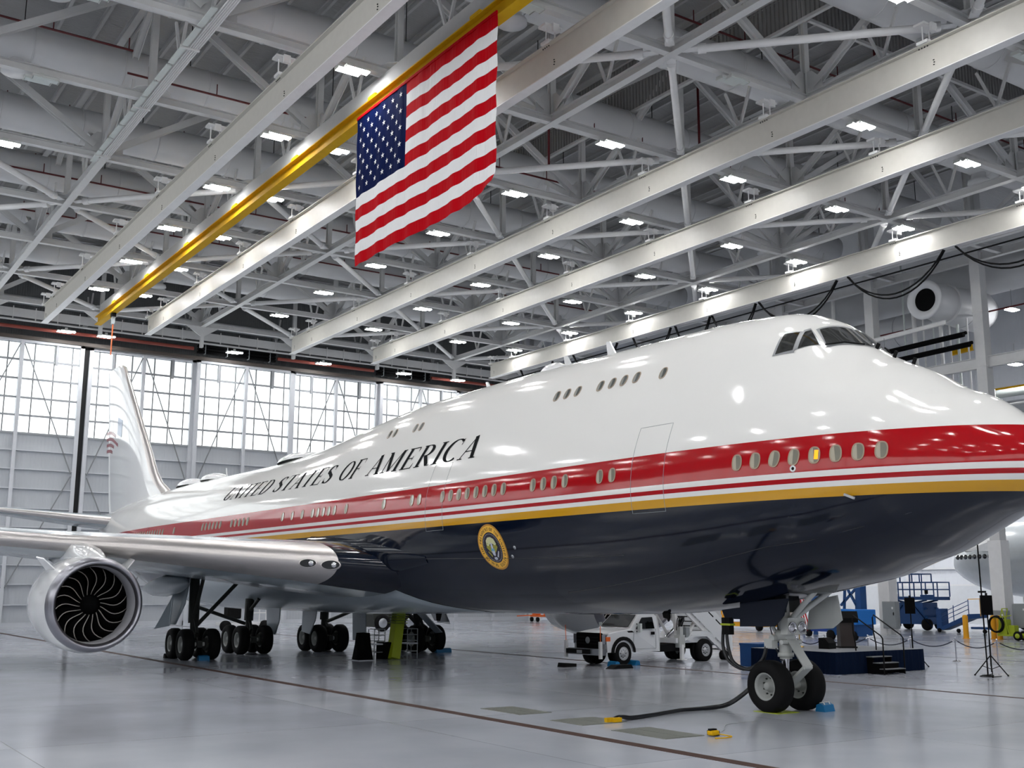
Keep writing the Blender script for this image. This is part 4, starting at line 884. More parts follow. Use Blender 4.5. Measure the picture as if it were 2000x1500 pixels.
# ---- aerials and humps on the crown
def top(s): return Vector((-s, 0, fT(s)))
for s, h, c in ((14.1, .52, .34), (16.35, .42, .3), (21.2, .3, .2), (48.3, .55, .08), (54.8, .35, .1)):
    p = top(s); MB().poly([p+Vector((.1, 0, -.03)), p+Vector((-c, 0, -.03)), p+Vector((-c*.9-.12, 0, h)), p+Vector((-c*.45-.1, 0, h))], .05, (0, 1, 0)).build('blade_aerial', M_SKINW, AIR)
for s0, s1, h, w_ in ((36.0, 40.2, .42, .9), (48.6, 51.6, .42, .8), (52.4, 56.2, .45, .8), (16.6, 18.0, .34, .35)):
    G = []
    for k in range(13):
        u = k/12; s = s0+(s1-s0)*u; a = (math.sin(PI*min(1, max(0, u))))**.5 if 0 < u < 1 else 0
        G.append([(-s, w_*a*math.cos(q*PI/12), fT(s)-.05-(.03 if a == 0 else 0)+h*a*math.sin(q*PI/12)) for q in range(13)])
    MB().grid(G).build('radome_hump', M_SKINW, AIR)

# ---- lettering: strokes with thick and thin weights, italic, wrapped on the skin
TH, TN = .155, .042
def arc(cx, cy, rx, ry, a0, a1, n=14): return [(cx+rx*math.cos(math.radians(a0+(a1-a0)*k/n)), cy+ry*math.sin(math.radians(a0+(a1-a0)*k/n))) for k in range(n+1)]
def st(p, w0, w1=None, f=None): return (p, w0, w0 if w1 is None else w1, f)
def ser(x, y, w_=.15): return st([(x-w_, y), (x+w_, y)], TN)
def bowl(w_): return lambda d: TN+(TH*1.05-TN)*abs(d)**1.6      # weight by how upright the stroke runs
V_ = lambda x: st([(x, TN/2), (x, 1-TN/2)], TH)
v_ = lambda x: st([(x, TN/2), (x, 1-TN/2)], TN)
ARC = bowl(0)
GL = {
 'I': (.34, [V_(.17), ser(.17, .017), ser(.17, .983)]),
 'N': (.86, [v_(.14), v_(.72), st([(.14, .98), (.72, .02)], TH), ser(.14, .017, .12), ser(.10, .983, .10), ser(.72, .983, .12)]),
 'U': (.82, [st([(.18, 1), (.18, .32)], TH), st(arc(.43, .30, .25, .28, 180, 360), 0, None, ARC), st([(.68, .3), (.68, 1)], TN), ser(.18, .983), ser(.68, .983, .12)]),
 'T': (.72, [V_(.36), ser(.36, .017), st([(.03, .983), (.69, .983)], TN), st([(.045, .98), (.03, .76)], .05, .02), st([(.675, .98), (.69, .76)], .05, .02)]),
 'E': (.70, [V_(.16), st([(.02, .017), (.62, .017)], TN), st([(.02, .983), (.60, .983)], TN), st([(.16, .5), (.44, .5)], TN), st([(.44, .60), (.44, .40)], .03), st([(.59, .98), (.60, .78)], .05, .02), st([(.61, .02), (.64, .24)], .05, .02)]),
 'F': (.64, [V_(.16), ser(.16, .017), st([(.02, .983), (.60, .983)], TN), st([(.16, .5), (.44, .5)], TN), st([(.44, .60), (.44, .40)], .03), st([(.59, .98), (.60, .76)], .05, .02)]),
 'D': (.80, [V_(.16), st([(.02, .017), (.32, .017)], TN), st([(.02, .983), (.32, .983)], TN), st(arc(.32, .5, .39, .483, -90, 90), 0, None, ARC)]),
 'S': (.62, [st(arc(.31, .745, .21, .238, 30, 270)[:-1]+[(.31, .507)], 0, None, ARC), st(arc(.31, .265, .22, .248, 90, -150), 0, None, ARC), st([(.50, .98), (.50, .72)], .03), st([(.10, .30), (.10, .02)], .03), st([(.17, .64), (.47, .38)], TH)]),
 'A': (.78, [st([(.10, .02), (.40, .98)], TN), st([(.38, .99), (.66, .02)], TH), st([(.19, .33), (.56, .33)], TN), ser(.10, .017, .11), ser(.66, .017, .14)]),
 'O': (.86, [st(arc(.42, .5, .34, .485, 0, 360, 28), 0, None, ARC)]),
 'M': (1.02, [v_(.13), V_(.84), st([(.13, .99), (.47, .05)], TH), st([(.47, .05), (.80, .99)], TN), ser(.13, .017, .12), ser(.84, .017, .14), ser(.10, .983, .1), ser(.88, .983, .1)]),
 'R': (.80, [V_(.16), ser(.16, .017), st([(.02, .983), (.34, .983)], TN), st([(.16, .5), (.34, .5)], TN), st(arc(.34, .741, .24, .241, -90, 90), 0, None, ARC), st([(.34, .5), (.66, .03)], TH), ser(.70, .017, .09)]),
 'C': (.78, [st(arc(.44, .5, .36, .485, 50, 310, 24), 0, None, ARC), st([(.69, .98), (.69, .70)], .03)]),
 'P': (.70, [V_(.16), ser(.16, .017), st([(.02, .983), (.34, .983)], TN), st([(.16, .47), (.34, .47)], TN), st(arc(.34, .726, .24, .256, -90, 90), 0, None, ARC)]),
 'L': (.66, [V_(.16), ser(.16, .983), st([(.02, .017), (.60, .017)], TN), st([(.59, .02), (.62, .26)], .05, .02)]),
 'H': (.84, [V_(.16), V_(.68), ser(.16, .017), ser(.16, .983), ser(.68, .017), ser(.68, .983), st([(.16, .5), (.68, .5)], TN)]),
}
def glyph_quads(ch, boost=1.0):
    out = []
    for pts, w0, w1, f in GL[ch][1]:
        L = []
        if f is None:
            (x0, y0), (x1, y1) = pts; nn = 8; L = [(x0+(x1-x0)*k/nn, y0+(y1-y0)*k/nn, w0+(w1-w0)*k/nn) for k in range(nn+1)]
            hz = abs(y1-y0) < .02
        else:
            for k, (x, y) in enumerate(pts):
                a, c = pts[max(k-1, 0)], pts[min(k+1, len(pts)-1)]; dx, dy = c[0]-a[0], c[1]-a[1]; L.append((x, y, f(dy/math.hypot(dx, dy))))
            hz = False
        row = []
        for k, (x, y, w_) in enumerate(L):
            a, c = L[max(k-1, 0)], L[min(k+1, len(L)-1)]; dx, dy = c[0]-a[0], c[1]-a[1]; l = math.hypot(dx, dy) or 1; nx, ny = -dy/l, dx/l
            if f is None and not hz and abs(dy) > .4: nx, ny = (1, 0); # upright strokes cut level
            w2 = w_*boost; row.append(((x-nx*w2/2, y-ny*w2/2), (x+nx*w2/2, y+ny*w2/2)))
        out.append(row)
    return out
def letter(ch, place, name, m, parent, off_boost=1.0):
    mb = MB()
    for row in glyph_quads(ch, off_boost): mb.grid([[place(*a), place(*c)] for a, c in row], smooth=False)
    return mb.build(name, m, parent)
words_ = [('UNITED', -41.3, -35.5), ('STATES', -34.85, -28.75), ('OF', -28.0, -26.2), ('AMERICA', -25.45, -17.75)]
LH = .84
for wd, xa, xb in words_:
    tot = sum(GL[c][0] for c in wd)+.10*(len(wd)-1); sc = (xb-xa)/tot; x = xa
    for c in wd:
        def place(u, v_, x=x, sc=sc):
            xx = x+u*sc+.30*v_*LH; return up_from(-xx, 7.03-.0062*(xx+17), v_*LH, .010)
        letter(c, place, 'lettering', M_INK, AIR, 1.0); x += (GL[c][0]+.10)*sc
# ---- round presidential seal
sx, sz_ = 16.39, 4.157
def seal_pt(r_, a, off): return up_from(sx-r_*math.cos(a), sz_, r_*math.sin(a), off)
def disc(r0, r1, off, name, m, parent, n=56):
    if r0 <= 0: 
        rr = [r1*k/6 for k in range(1, 7)]; G = [[seal_pt(q, 2*PI*j/n, off) for j in range(n)] for q in rr]; mb = MB().grid(G, wrap=True); mb.add(G[0], [tuple(range(n))]); return mb.build(name, m, parent)
    G = [[seal_pt(r0+(r1-r0)*k/2, 2*PI*j/n, off) for j in range(n)] for k in range(3)]; return MB().grid(G, wrap=True).build(name, m, parent)
M_SG = mat('seal_gold', (.72, .50, .16), .35, noise=.03); M_SY = mat('seal_yellow', (.93, .72, .25), .35, noise=.03); M_SN = mat('seal_navy', (.10, .08, .17), .3, noise=0)
SEAL = disc(.0, .735, .006, 'seal', M_SG, AIR); disc(.49, .68, .009, 'seal_ring', M_SY, SEAL); disc(0, .49, .009, 'seal_field', M_SN, SEAL)
mb = MB()
for k in range(50):
    a = 2*PI*k/50; c = [(.435+q[0])*1 for q in ((0,),)]
    mb.add([seal_pt(.435+.012*math.cos(j*PI/3), a+.012*math.sin(j*PI/3)/.435, .012) for j in range(6)], [tuple(range(6))])
mb.build('star_ring', M_WHITE, SEAL, kind='stuff')
phrase = 'SEAL OF THE PRESIDENT OF THE UNITED STATES'
adv = [(GL[c][0]+.14 if c != ' ' else .5) for c in phrase]; tot = sum(adv)+1.2; a = math.radians(-97)
M_SI = mat('seal_ink', (.30, .18, .10), .5, noise=0)
for c, w_ in zip(phrase, adv):
    da = 2*PI*w_/tot
    if c != ' ':
        def place(u, v_, a=a): return seal_pt(.535+v_*.10, a-(u/tot)*2*PI, .012)
        letter(c, place, 'seal_letter', M_SI, SEAL, 1.5)
    a -= da
def spoly(pts, m, name, off=.013):
    pv = [up_from(sx-u, sz_, v_, off) for u, v_ in pts]; MB().add(pv, [tuple(range(len(pv)))]).build(name, m, SEAL)
M_SO = mat('seal_olive', (.60, .58, .22), .5, noise=0); M_SC = mat('seal_cloud', (.80, .80, .62), .5, noise=0); M_SB = mat('seal_shield_blue', (.42, .62, .74), .5, noise=0); M_SW = mat('seal_pale', (.74, .76, .82), .5, noise=0)
spoly([(-.26, .10), (-.24, .24), (-.12, .33), (.04, .34), (.2, .27), (.27, .12), (.20, .08), (.0, .16), (-.18, .06)], M_SC, 'cloud_arc')
spoly([(-.30, .02), (-.20, .17), (-.06, .06), (-.09, -.16), (-.2, -.08)], M_SO, 'eagle_wing'); spoly([(.30, .02), (.20, .17), (.06, .06), (.09, -.16), (.2, -.08)], M_SO, 'eagle_wing')
spoly([(-.05, .06), (-.03, .16), (.03, .17), (.06, .1), (.05, -.05), (-.05, -.05)], M_SW, 'eagle_head', .014)
spoly([(-.09, -.02), (.09, -.02), (.09, -.10), (-.09, -.10)], M_SB, 'shield', .015); spoly([(-.09, -.10), (.09, -.10), (.06, -.22), (0, -.27), (-.06, -.22)], M_SW, 'shield_stripes', .015)
spoly([(-.3, -.12), (-.24, -.1), (-.12, -.24), (-.16, -.30)], M_SO, 'olive_branch'); spoly([(.26, -.10), (.3, -.12), (.16, -.32), (.11, -.28)], M_SW, 'arrows')
spoly([(-.07, -.30), (.07, -.30), (.09, -.36), (0, -.40), (-.09, -.36)], M_SW, 'tail_feathers')

# ---- landing gear
def tyre(r_, w_): return [(-w_*.36, r_*.49), (-w_*.46, r_*.56), (-w_*.5, r_*.74), (-w_*.44, r_*.9), (-w_*.28, r_*.985), (0, r_), (w_*.28, r_*.985), (w_*.44, r_*.9), (w_*.5, r_*.74), (w_*.46, r_*.56), (w_*.36, r_*.50)]
TY = {}
M_HUB = mat('hub_grey', (.60, .61, .60), .4)
def wheel(x, y, r_, w_, parent, hubm=M_HUB):
    k = (r_, w_)
    if k not in TY:
        h = MB()
        for sd in (-1, 1):
            h.lathe((0, 0, 0), (0, sd, 0), [(w_*.36, r_*.56), (w_*.42, r_*.55), (w_*.40, r_*.48), (w_*.30, r_*.43), (w_*.02, r_*.38), (w_*.0, r_*.2), (w_*.26, r_*.16), (w_*.32, r_*.10), (w_*.32, 0)], 28)
            for q in range(9): a = q*2*PI/9; h.cyl((r_*.32*math.cos(a), sd*w_*.0, r_*.32*math.sin(a)), (r_*.32*math.cos(a), sd*w_*.08, r_*.32*math.sin(a)), r_*.035, 6, 1)
        TY[k] = (MB().lathe((0, 0, 0), (0, 1, 0), tyre(r_, w_), 44).mesh('tyre', M_BLACK), h.mesh('hub', [hubm, M_GEARD]))
    o = link_mesh('tyre', TY[k][0], parent); o.location = (x, y, r_-.012); o2 = link_mesh('hub', TY[k][1], parent); o2.location = (x, y, r_-.012)
def bogie(name, x, y, zt, sg, tilt):
    r = empty(name, (x, y, 0), parent=AIR)
    for a in (-.73, .73):
        for c in (-.56, .56): wheel(a, c, .65, .50, r)
        MB().cyl((a, -.5, .64), (a, .5, .64), .09, 10).build('axle', M_GEAR, r)
        for c in (-.3, .3): MB().cyl((a, c-.05, .64), (a, c+.05, .64), .26, 18).build('brake', M_GEARD, r)
    MB().beam((-.95, 0, .64), (.95, 0, .64), .22, .26).build('bogie_beam', M_GEARD, r)
    MB().cyl((0, 0, .6), (tilt, 0, 1.7), .13, 14).cyl((tilt, 0, 1.5), (tilt*1.6, 0, zt), .21, 16).build('shock_strut', M_GEARD, r)
    m = MB(); m.beam((.1, 0, .75), (.5, 0, 1.15), .12, .08); m.beam((.5, 0, 1.15), (.15, 0, 1.65), .12, .08); m.cyl((.2, .12, 1.5), (.2, .12, 2.6), .035, 6); m.tube([(.22, -.15, 2.4), (.3, -.2, 1.8), (.25, -.1, 1.3), (.6, -.1, .9)], .02, 6); m.build('torque_link', M_GEARD, r)
    MB().cyl((-.05, -sg*-.1, 1.35), (-.35, sg*2.4, zt-.35), .085, 10).build('side_brace', M_GEARD, r)
    MB().cyl((.1, 0, 1.9), (1.3, 0, zt), .08, 10).build('drag_brace', M_GEARD, r)
    return r
for sg in (1, -1):
    r = bogie('wing_gear', -36.03, -sg*5.5, 4.0, sg, -.1)
    # grey outboard strut door and its lower leaf
    y0 = -sg*.75
    MB().poly([(.5, y0*.5, 3.6), (-.6, y0*.7, 3.6), (-.7, y0*1.1, 2.3), (-.1, y0*1.3, 1.45), (.35, y0*1.2, 1.45), (.55, y0*.8, 2.3)], .05, (0, 1, .1)).build('strut_door', M_SKING, r)
    MB().poly([(.1, y0*1.3, 2.7), (-.6, y0*1.9, 1.35), (.1, y0*2.3, 1.28), (.8, y0*1.7, 1.42)], .04, (0, 1, .35)).build('lower_leaf', M_SKING, r)
    r = bogie('body_gear', -39.1, -sg*1.92, 2.5, -sg, .1)
    MB().poly([(1.5, sg*.98, 2.2), (-.2, sg*.98, 2.2), (-.1, sg*1.05, .95), (.85, sg*1.05, .85), (1.35, sg*1.02, 1.5)], .05, (0, 1, .1)).build('gear_door', M_SKING, r)
# large body gear doors hanging at the centre
for (x0, x1, y, zb) in ((-34.9, -33.6, 1.45, .68),):
    MB().poly([(x1, y, 2.1), (x0, y, 2.1), (x0, y+.05, zb), (x1, y+.05, zb)], .05, (0, 1, 0)).build('gear_door', M_SKING, AIR)
MB().poly([(-34.2, 4.3, 2.3), (-34.9, 4.3, 2.3), (-34.0, 5.3, .95), (-33.4, 5.3, 1.0)], .05, (.3, 1, .3)).build('gear_door', M_SKING, AIR)
# nose gear
r = empty('nose_gear', (-7.68, 0, 0), parent=AIR)
for c in (-.56, .56): wheel(0, c, .625, .50, r)
MB().cyl((0, -.5, .61), (0, .5, .61), .09, 12).build('axle', M_GEAR, r)
MB().cyl((0, 0, .6), (.02, 0, 1.45), .10, 16).build('piston', M_CHROME, r)
MB().cyl((.02, 0, 1.25), (.0, 0, 2.9), .155, 18).lathe((.02, 0, 1.3), (0, 0, 1), [(0, .16), (0, .2), (.1, .2), (.1, .16)], 18).lathe((.02, 0, 1.72), (0, 0, 1), [(0, .16), (0, .24), (.22, .24), (.22, .16)], 18).build('shock_strut', M_GEAR, r)
MB().prof((.1, 0, .62), (.68, 0, 1.08), [(-.16, -.04), (.16, -.04), (.1, .05), (-.1, .05)]).prof((.68, 0, 1.08), (.12, 0, 1.78), [(-.08, -.04), (.08, -.04), (.17, .05), (-.17, .05)]).cyl((.69, -.13, 1.08), (.69, .13, 1.08), .055, 10).build('torque_link', M_GEAR, r)
MB().cyl((-.1, -.36, 1.75), (-.1, .36, 1.75), .085, 12).cyl((.2, -.34, 1.66), (.2, .34, 1.66), .06, 10).cb((-.18, -.3, 1.62), (.26, .2, .22)).cb((-.18, .3, 1.62), (.26, .2, .22)).build('steering_jack', M_GEAR, r)
b1 = MB().poly([(.3, -.34, 1.85), (.3, .34, 1.85), (.3, .3, 2.25), (.3, -.3, 2.25)], .22, (1, 0, 0)).build('light_box', M_GEAR, r)
for c in (-.17, .17): MB().lathe((.42, c, 2.02), (1, 0, 0), [(0, .14), (.03, .14), (.03, .11), (.0, .1)], 20).lathe((.42, c, 2.02), (1, 0, 0), [(.0, .1), (.025, .05), (.03, 0)], 16).build('taxi_light', M_CHROME, b1)
MB().cyl((.1, .0, 2.1), (1.35, .28, 2.95), .07, 10).cyl((.1, .0, 2.1), (1.35, -.28, 2.95), .07, 10).cyl((-.1, -.2, 1.9), (-.5, -.3, 2.6), .05, 8).build('drag_brace', M_GEAR, r)
MB().cb((-.2, 0, 2.55), (.7, .9, .35)).build('trunnion', M_GEARD, r)
hs = MB()
for q in range(5): hs.tube([(-.05+.05*q, -.2+.03*q, 2.5), (-.2+.04*q, -.28+.1*q, 2.0), (-.12, -.22+.1*q, 1.55), (-.05, -.1+.05*q, 1.2)], .016, 5)
hs.build('hydraulic_line', M_HOSE, r, kind='stuff')
MB().poly([(.75, -.62, 2.72), (-.85, -.62, 2.62), (-.8, -.70, 2.02), (.35, -.70, 2.05), (.62, -.68, 2.3)], .05, (0, 1, .1)).build('bay_door', M_DOORN, r, label='navy nose gear bay door')
MB().poly([(1.15, .66, 2.80), (.3, .66, 2.66), (.1, .74, 1.95), (.9, .74, 2.0), (1.2, .74, 2.2)], .05, (0, 1, .1)).build('bay_door', M_GEAR, r)
MB().poly([(-.75, -.62, 2.5), (-1.5, -.62, 2.42), (-1.35, -.66, 2.2), (-.8, -.66, 2.2)], .05, (0, 1, .1)).build('bay_door', M_DOORN, r, label='small navy aft nose gear door')
MB().lathe((-11.6, -.3, 2.3), (0, 0, -1), [(0, .05), (.12, .06), (.22, .03), (.25, 0)], 12).poly([(-11.5, -.3, 2.3), (-11.85, -.3, 2.3), (-11.8, -.3, 2.16), (-11.65, -.3, 2.14)], .03, (0, 1, 0)).build('belly_aerial', M_BLACK, AIR)
for s in (24.4,): MB().poly([(-s, 0, 2.17), (-s-.5, 0, 2.17), (-s-.4, 0, 1.78), (-s-.2, 0, 1.78)], .04, (0, 1, 0)).build('belly_aerial', M_MATTE, AIR)
# ================================================================== FLAG
def flag():
    r = empty('national_flag', (-30.42, -1.2, 23.45), label='large American flag hanging from the yellow monorail beam', cat='flag')
    W, H = 11.35, 6.75
    FR, FWh, FB = mat('flag_red', (.72, .0, .07), .85, noise=.03, spec=.08), mat('flag_white', (.93, .93, .93), .85, noise=.03, spec=.08), mat('flag_blue', (.01, .07, .25), .85, noise=.06, spec=.05)
    for m in (FR, FWh, FB):
        nt = m.node_tree; b = nt.nodes['Principled BSDF']; tc = nt.nodes.new('ShaderNodeTexCoord'); mp = nt.nodes.new('ShaderNodeMapping'); mp.inputs['Scale'].default_value = (7, 1, .5)
        n = nt.nodes.new('ShaderNodeTexNoise'); n.inputs['Scale'].default_value = 1.2; n.inputs['Detail'].default_value = 4
        bp = nt.nodes.new('ShaderNodeBump'); bp.inputs['Strength'].default_value = .5; bp.inputs['Distance'].default_value = .1
        nt.links.new(tc.outputs['Object'], mp.inputs[0]); nt.links.new(mp.outputs[0], n.inputs['Vector']); nt.links.new(n.outputs['Fac'], bp.inputs['Height']); nt.links.new(bp.outputs[0], b.inputs['Normal'])
    def pt(u, v, off=0):
        x = u*W+.02*math.sin(9*v); z = -v*H+.03*math.sin(31*u)*(1-v)
        y = .022*math.sin(u*47+2*v)*(.4+v)+.05*math.sin(u*11+1.3)*v+.018*math.sin(u*83)*.8
        if u > .88: z += (u-.88)/.12*.45*max(0, v-.75)*0; 
        y += off; sx_ = .012*W*math.sin(v*26)*(1 if u < .02 or u > .98 else 0)*.25
        if v > .9 and u > .86: y -= (u-.86)*2.2*(v-.9)*6; z += (u-.86)*(v-.9)*22
        return (x+sx_, y, z)
    for k in range(13):
        v0, v1 = k/13, (k+1)/13; u0 = .4 if k < 7 else 0
        nx_ = int(90*(1-u0)); G = [[pt(u0+(1-u0)*i/nx_, v0+(v1-v0)*j/4) for j in range(5)] for i in range(nx_+1)]
        MB().grid(G).build('stripe', FR if k % 2 == 0 else FWh, r)
    G = [[pt(.4*i/40, 7/13*j/28) for j in range(29)] for i in range(41)]; ca = MB().grid(G).build('canton', FB, r)
    sm = []
    for row in range(9):
        for c in range(6 if row % 2 == 0 else 5):
            u = (.4/12)*(1+2*c+(row % 2)); v = 7/13/10*(row+1); mbs = MB(); pts = []
            for q in range(10):
                rr = .135 if q % 2 == 0 else .053; a = PI/2+q*PI/5; x, y, z = pt(u+rr*math.cos(a)/W, v-rr*math.sin(a)/H, -.03); pts.append((x, y, z))
            cpt = pt(u, v, -.03); mbs.add([cpt]+pts, [(0, 1+q, 1+(q+1) % 10) for q in range(10)]); mbs.build('star', FWh, ca)
    MB().box((0, -.03, -.02), (W, .03, .10)).build('header_band', FR, r)
    for k in range(12): MB().cyl((.3+k*.97, 0, .05), (.3+k*.97, .1, .22), .015, 5).build('tie', M_WHITE, r)
flag()

# ================================================================== ON THE FLOOR: AIRCRAFT SIDE
def chock(x, y, rz, m, lab, rope=False, L=.45):
    r = empty('wheel_chock', (x, y, 0), rz, label=lab, cat='wheel chock', group='wheel chocks')
    MB().prof((0, -L/2, 0), (0, L/2, 0), [(-.14, 0), (.14, 0), (.10, .16), (0, .2), (-.10, .16)]).build('block', m, r)
    if rope: MB().tube([(.1, -.12, .1), (.05, -.12, .22), (-.1, -.1, .2), (-.16, -.05, .05)], .014, 6).tube([(.1, .1, .1), (.05, .1, .22), (-.1, .12, .2), (-.16, .15, .05)], .014, 6).build('rope', M_WHITE, r)
chock(-7.15, .75, 0.1, M_TEAL, 'bright blue roped chock against the far nose wheel', True, .42)
chock(-35.0, -5.35, 0, M_TEAL, 'teal chock in front of the nearest main wheels')
chock(-37.2, -6.1, 0, M_BLACK, 'dark chock behind the nearest main wheels')
chock(-35.0, 6.3, 0, M_TEAL, 'teal chock at the farthest main wheels', False, .8)
B('drip_mat', (-8.1, -.75, 0), (-7.3, .0, .012), M_LIME, label='lime mat under the near nose wheel', cat='mat')
# ground power cables
gc = empty('ground_power_cable', (0, 0, 0), label='pair of thick black cables looping from the belly plug to the floor pit', cat='cable')
def smooth(pts, n=6):
    P_ = [Vector(p) for p in pts]; out = []
    for i in range(len(P_)-1):
        a, b_, c, d = P_[max(i-1, 0)], P_[i], P_[i+1], P_[min(i+2, len(P_)-1)]
        for k in range(n):
            t = k/n; out.append(.5*((2*b_)+(-a+c)*t+(2*a-5*b_+4*c-d)*t*t+(-a+3*b_-3*c+d)*t**3))
    out.append(P_[-1]); return out
for q in range(2):
    d = .13*q
    MB().tube(smooth([(-9.0+d, -.72, 2.2), (-9.05+d, -.75, 1.85), (-9.05+d*1.4, -.75, 1.45), (-8.85+d, -.72, 1.12), (-8.4+d, -.65, .98), (-8.05, -.45+d*.3, 1.2), (-7.95, -.35, 1.6)]), .042, 8).build('upper_loop', M_HOSE, gc)
    MB().tube(smooth([(-8.2, -.1+d*.3, 1.05), (-8.45+d*.4, -.35, .6), (-8.9+d*.4, -.75+d*.3, .14), (-9.05+d, -1.35+d*.5, .045), (-8.95, -2.3+d*.6, .045), (-8.7, -3.1+d*.3, .045), (-8.45, -3.9+d, .045), (-8.35+d*.6, -4.5+d*.7, .045), (-8.2+d*.2, -4.9+d*.6, .10), (-8.15+d*.5, -5.15+d, .05)]), .042, 8).build('floor_run', M_HOSE, gc)
    MB().cb((-8.98+.14*q, -.72, 2.02), (.13, .16, .42)).build('aircraft_plug', M_BLACK, gc)
    MB().cb((-8.14+.09*q, -5.22+.13*q, .06), (.10, .22, .09)).build('pit_plug', M_YEL, gc)
MB().cb((-8.91, -.72, 2.06), (.34, .18, .05)).build('plug_tag', M_LIME, gc)
r = empty('pit_plug', (-5.15, -4.95, 0), label='yellow and black power plug lying alone on the floor', cat='plug')
bevel(MB().cb((0, 0, .07), (.15, .22, .10)).build('body', M_YEL, r), .03); MB().cb((-.1, .1, .05), (.22, .14, .09)).cb((-.0, -.02, .13), (.09, .16, .04)).build('socket', M_BLACK, r)
MB().tube(smooth([(.06, .05, .05), (.2, .22, .02), (.36, .16, .02), (.42, -.1, .02), (.36, -.3, .02)]), .012, 6).build('lanyard', M_YEL, r)
MB().tube(smooth([(-.1, .2, .03), (-.5, .8, .02), (-1.2, 1.6, .02), (-1.3, 2.6, .02)]), .006, 5).build('thin_wire', M_GREYP, r)
# under the wing box
r = empty('fabric_duct', (-31.4, .25, 0), label='black tapered fabric chute standing under the belly', cat='chute')
MB().lathe((0, 0, .03), (0, 0, 1), [(0, .5), (.02, .47), (.6, .36), (1.1, .3), (1.12, 0)], 4, up=(1, 1, 0)).build('skirt', M_MATTE, r)
MB().box((-.38, -.38, 0), (.38, .38, .03)).build('base_plate', M_ALU, r)
r = empty('access_ladder', (-31.5, 1.75, 0), label='lime green enclosed ladder reaching up into the belly', cat='ladder')
MB().prof((0, 0, 0), (-.5, .55, 2.2), [(-.26, -.2), (.26, -.2), (.26, .2), (-.26, .2)], up=(0, 1, 0)).build('body', M_LIME, r)
for k in range(7): MB().cb((-.32-.03*k, .36+.035*k, 1.5+.11*k), (.7, .62, .035)).build('tread', mat('lime_dark', (.40, .46, .05), .5), r)
for (x, y, lab) in ((-31.9, 1.15, 'slim grey railed step stool left of the lime ladder'), (-31.9, 2.75, 'slim railed step stool right of the lime ladder')):
    r = empty('step_stool', (x, y, 0), label=lab, cat='step stool')
    g = MB()
    for a in (-.28, .28):
        for c in (-.25, .25): g.cyl((a, c, 0), (a, c, 1.25), .022, 6)
    for z in (.3, .75, 1.0, 1.25):
        for a in (-.28, .28): g.cyl((a, -.25, z), (a, .25, z), .018, 6)
        g.cyl((-.28, .25, z), (.28, .25, z), .018, 6)
    g.build('frame', M_GREYP, r); MB().box((-.3, -.27, .6), (.3, .27, .66)).build('step', M_ALU, r)
MB().box((-.3, -.3, 0), (.3, .3, .7)).build('black_box', M_MATTE, label='black box on the floor beside the lime ladder', cat='box').location = (-31.9, 1.6, 0)
r = empty('ground_unit', (-66, 7.2, 0), label='black wheeled ground unit parked far off between the main wheels', cat='ground unit')
bevel(MB().box((-.5, -.5, .9), (.5, .5, 1.8)).build('housing', M_BLACK, r), .12); MB().box((-.6, -1.0, .45), (.6, 2.6, .65)).build('chassis', M_WHITE, r)
for y in (-.7, 2.2): MB().lathe((.5, y, .4), (.25, 0, 0), [(0, 0), (0, .4), (.25, .4), (.25, 0)], 18).build('wheel', M_BLACK, r)
for k in range(5): MB().cyl((0, 1+.5*k, .7), (0, 1+.5*k, 1.9), .04, 6).build('rail_post', M_WHITE, r)
MB().cyl((0, 1, 1.9), (0, 3, 1.9), .04, 6).cyl((0, 1, 1.3), (0, 3, 1.3), .04, 6).build('rail', M_WHITE, r)
r = empty('far_tug', (-62, 17.5, 0), label='dark tug with pale wheel seen beyond the body gear', cat='tug')
MB().poly([(0, -1.4, .3), (0, 1.0, .3), (0, 1.6, 1.2), (0, 1.2, 2.2), (0, -.8, 2.2), (0, -1.6, 1.2)], 1.5, (1, 0, 0)).build('body', M_GEARD, r)
for y in (-.9, 1.3): MB().lathe((.75, y, .6), (.25, 0, 0), [(0, 0), (0, .3), (.02, .6), (.23, .6), (.25, .34), (.2, .3), (.2, 0)], 22, 0).build('wheel', M_BLACK, r); MB().lathe((1.0, y, .6), (.02, 0, 0), [(0, .34), (.02, .3), (.02, 0)], 18).build('hub', M_ALU, r)

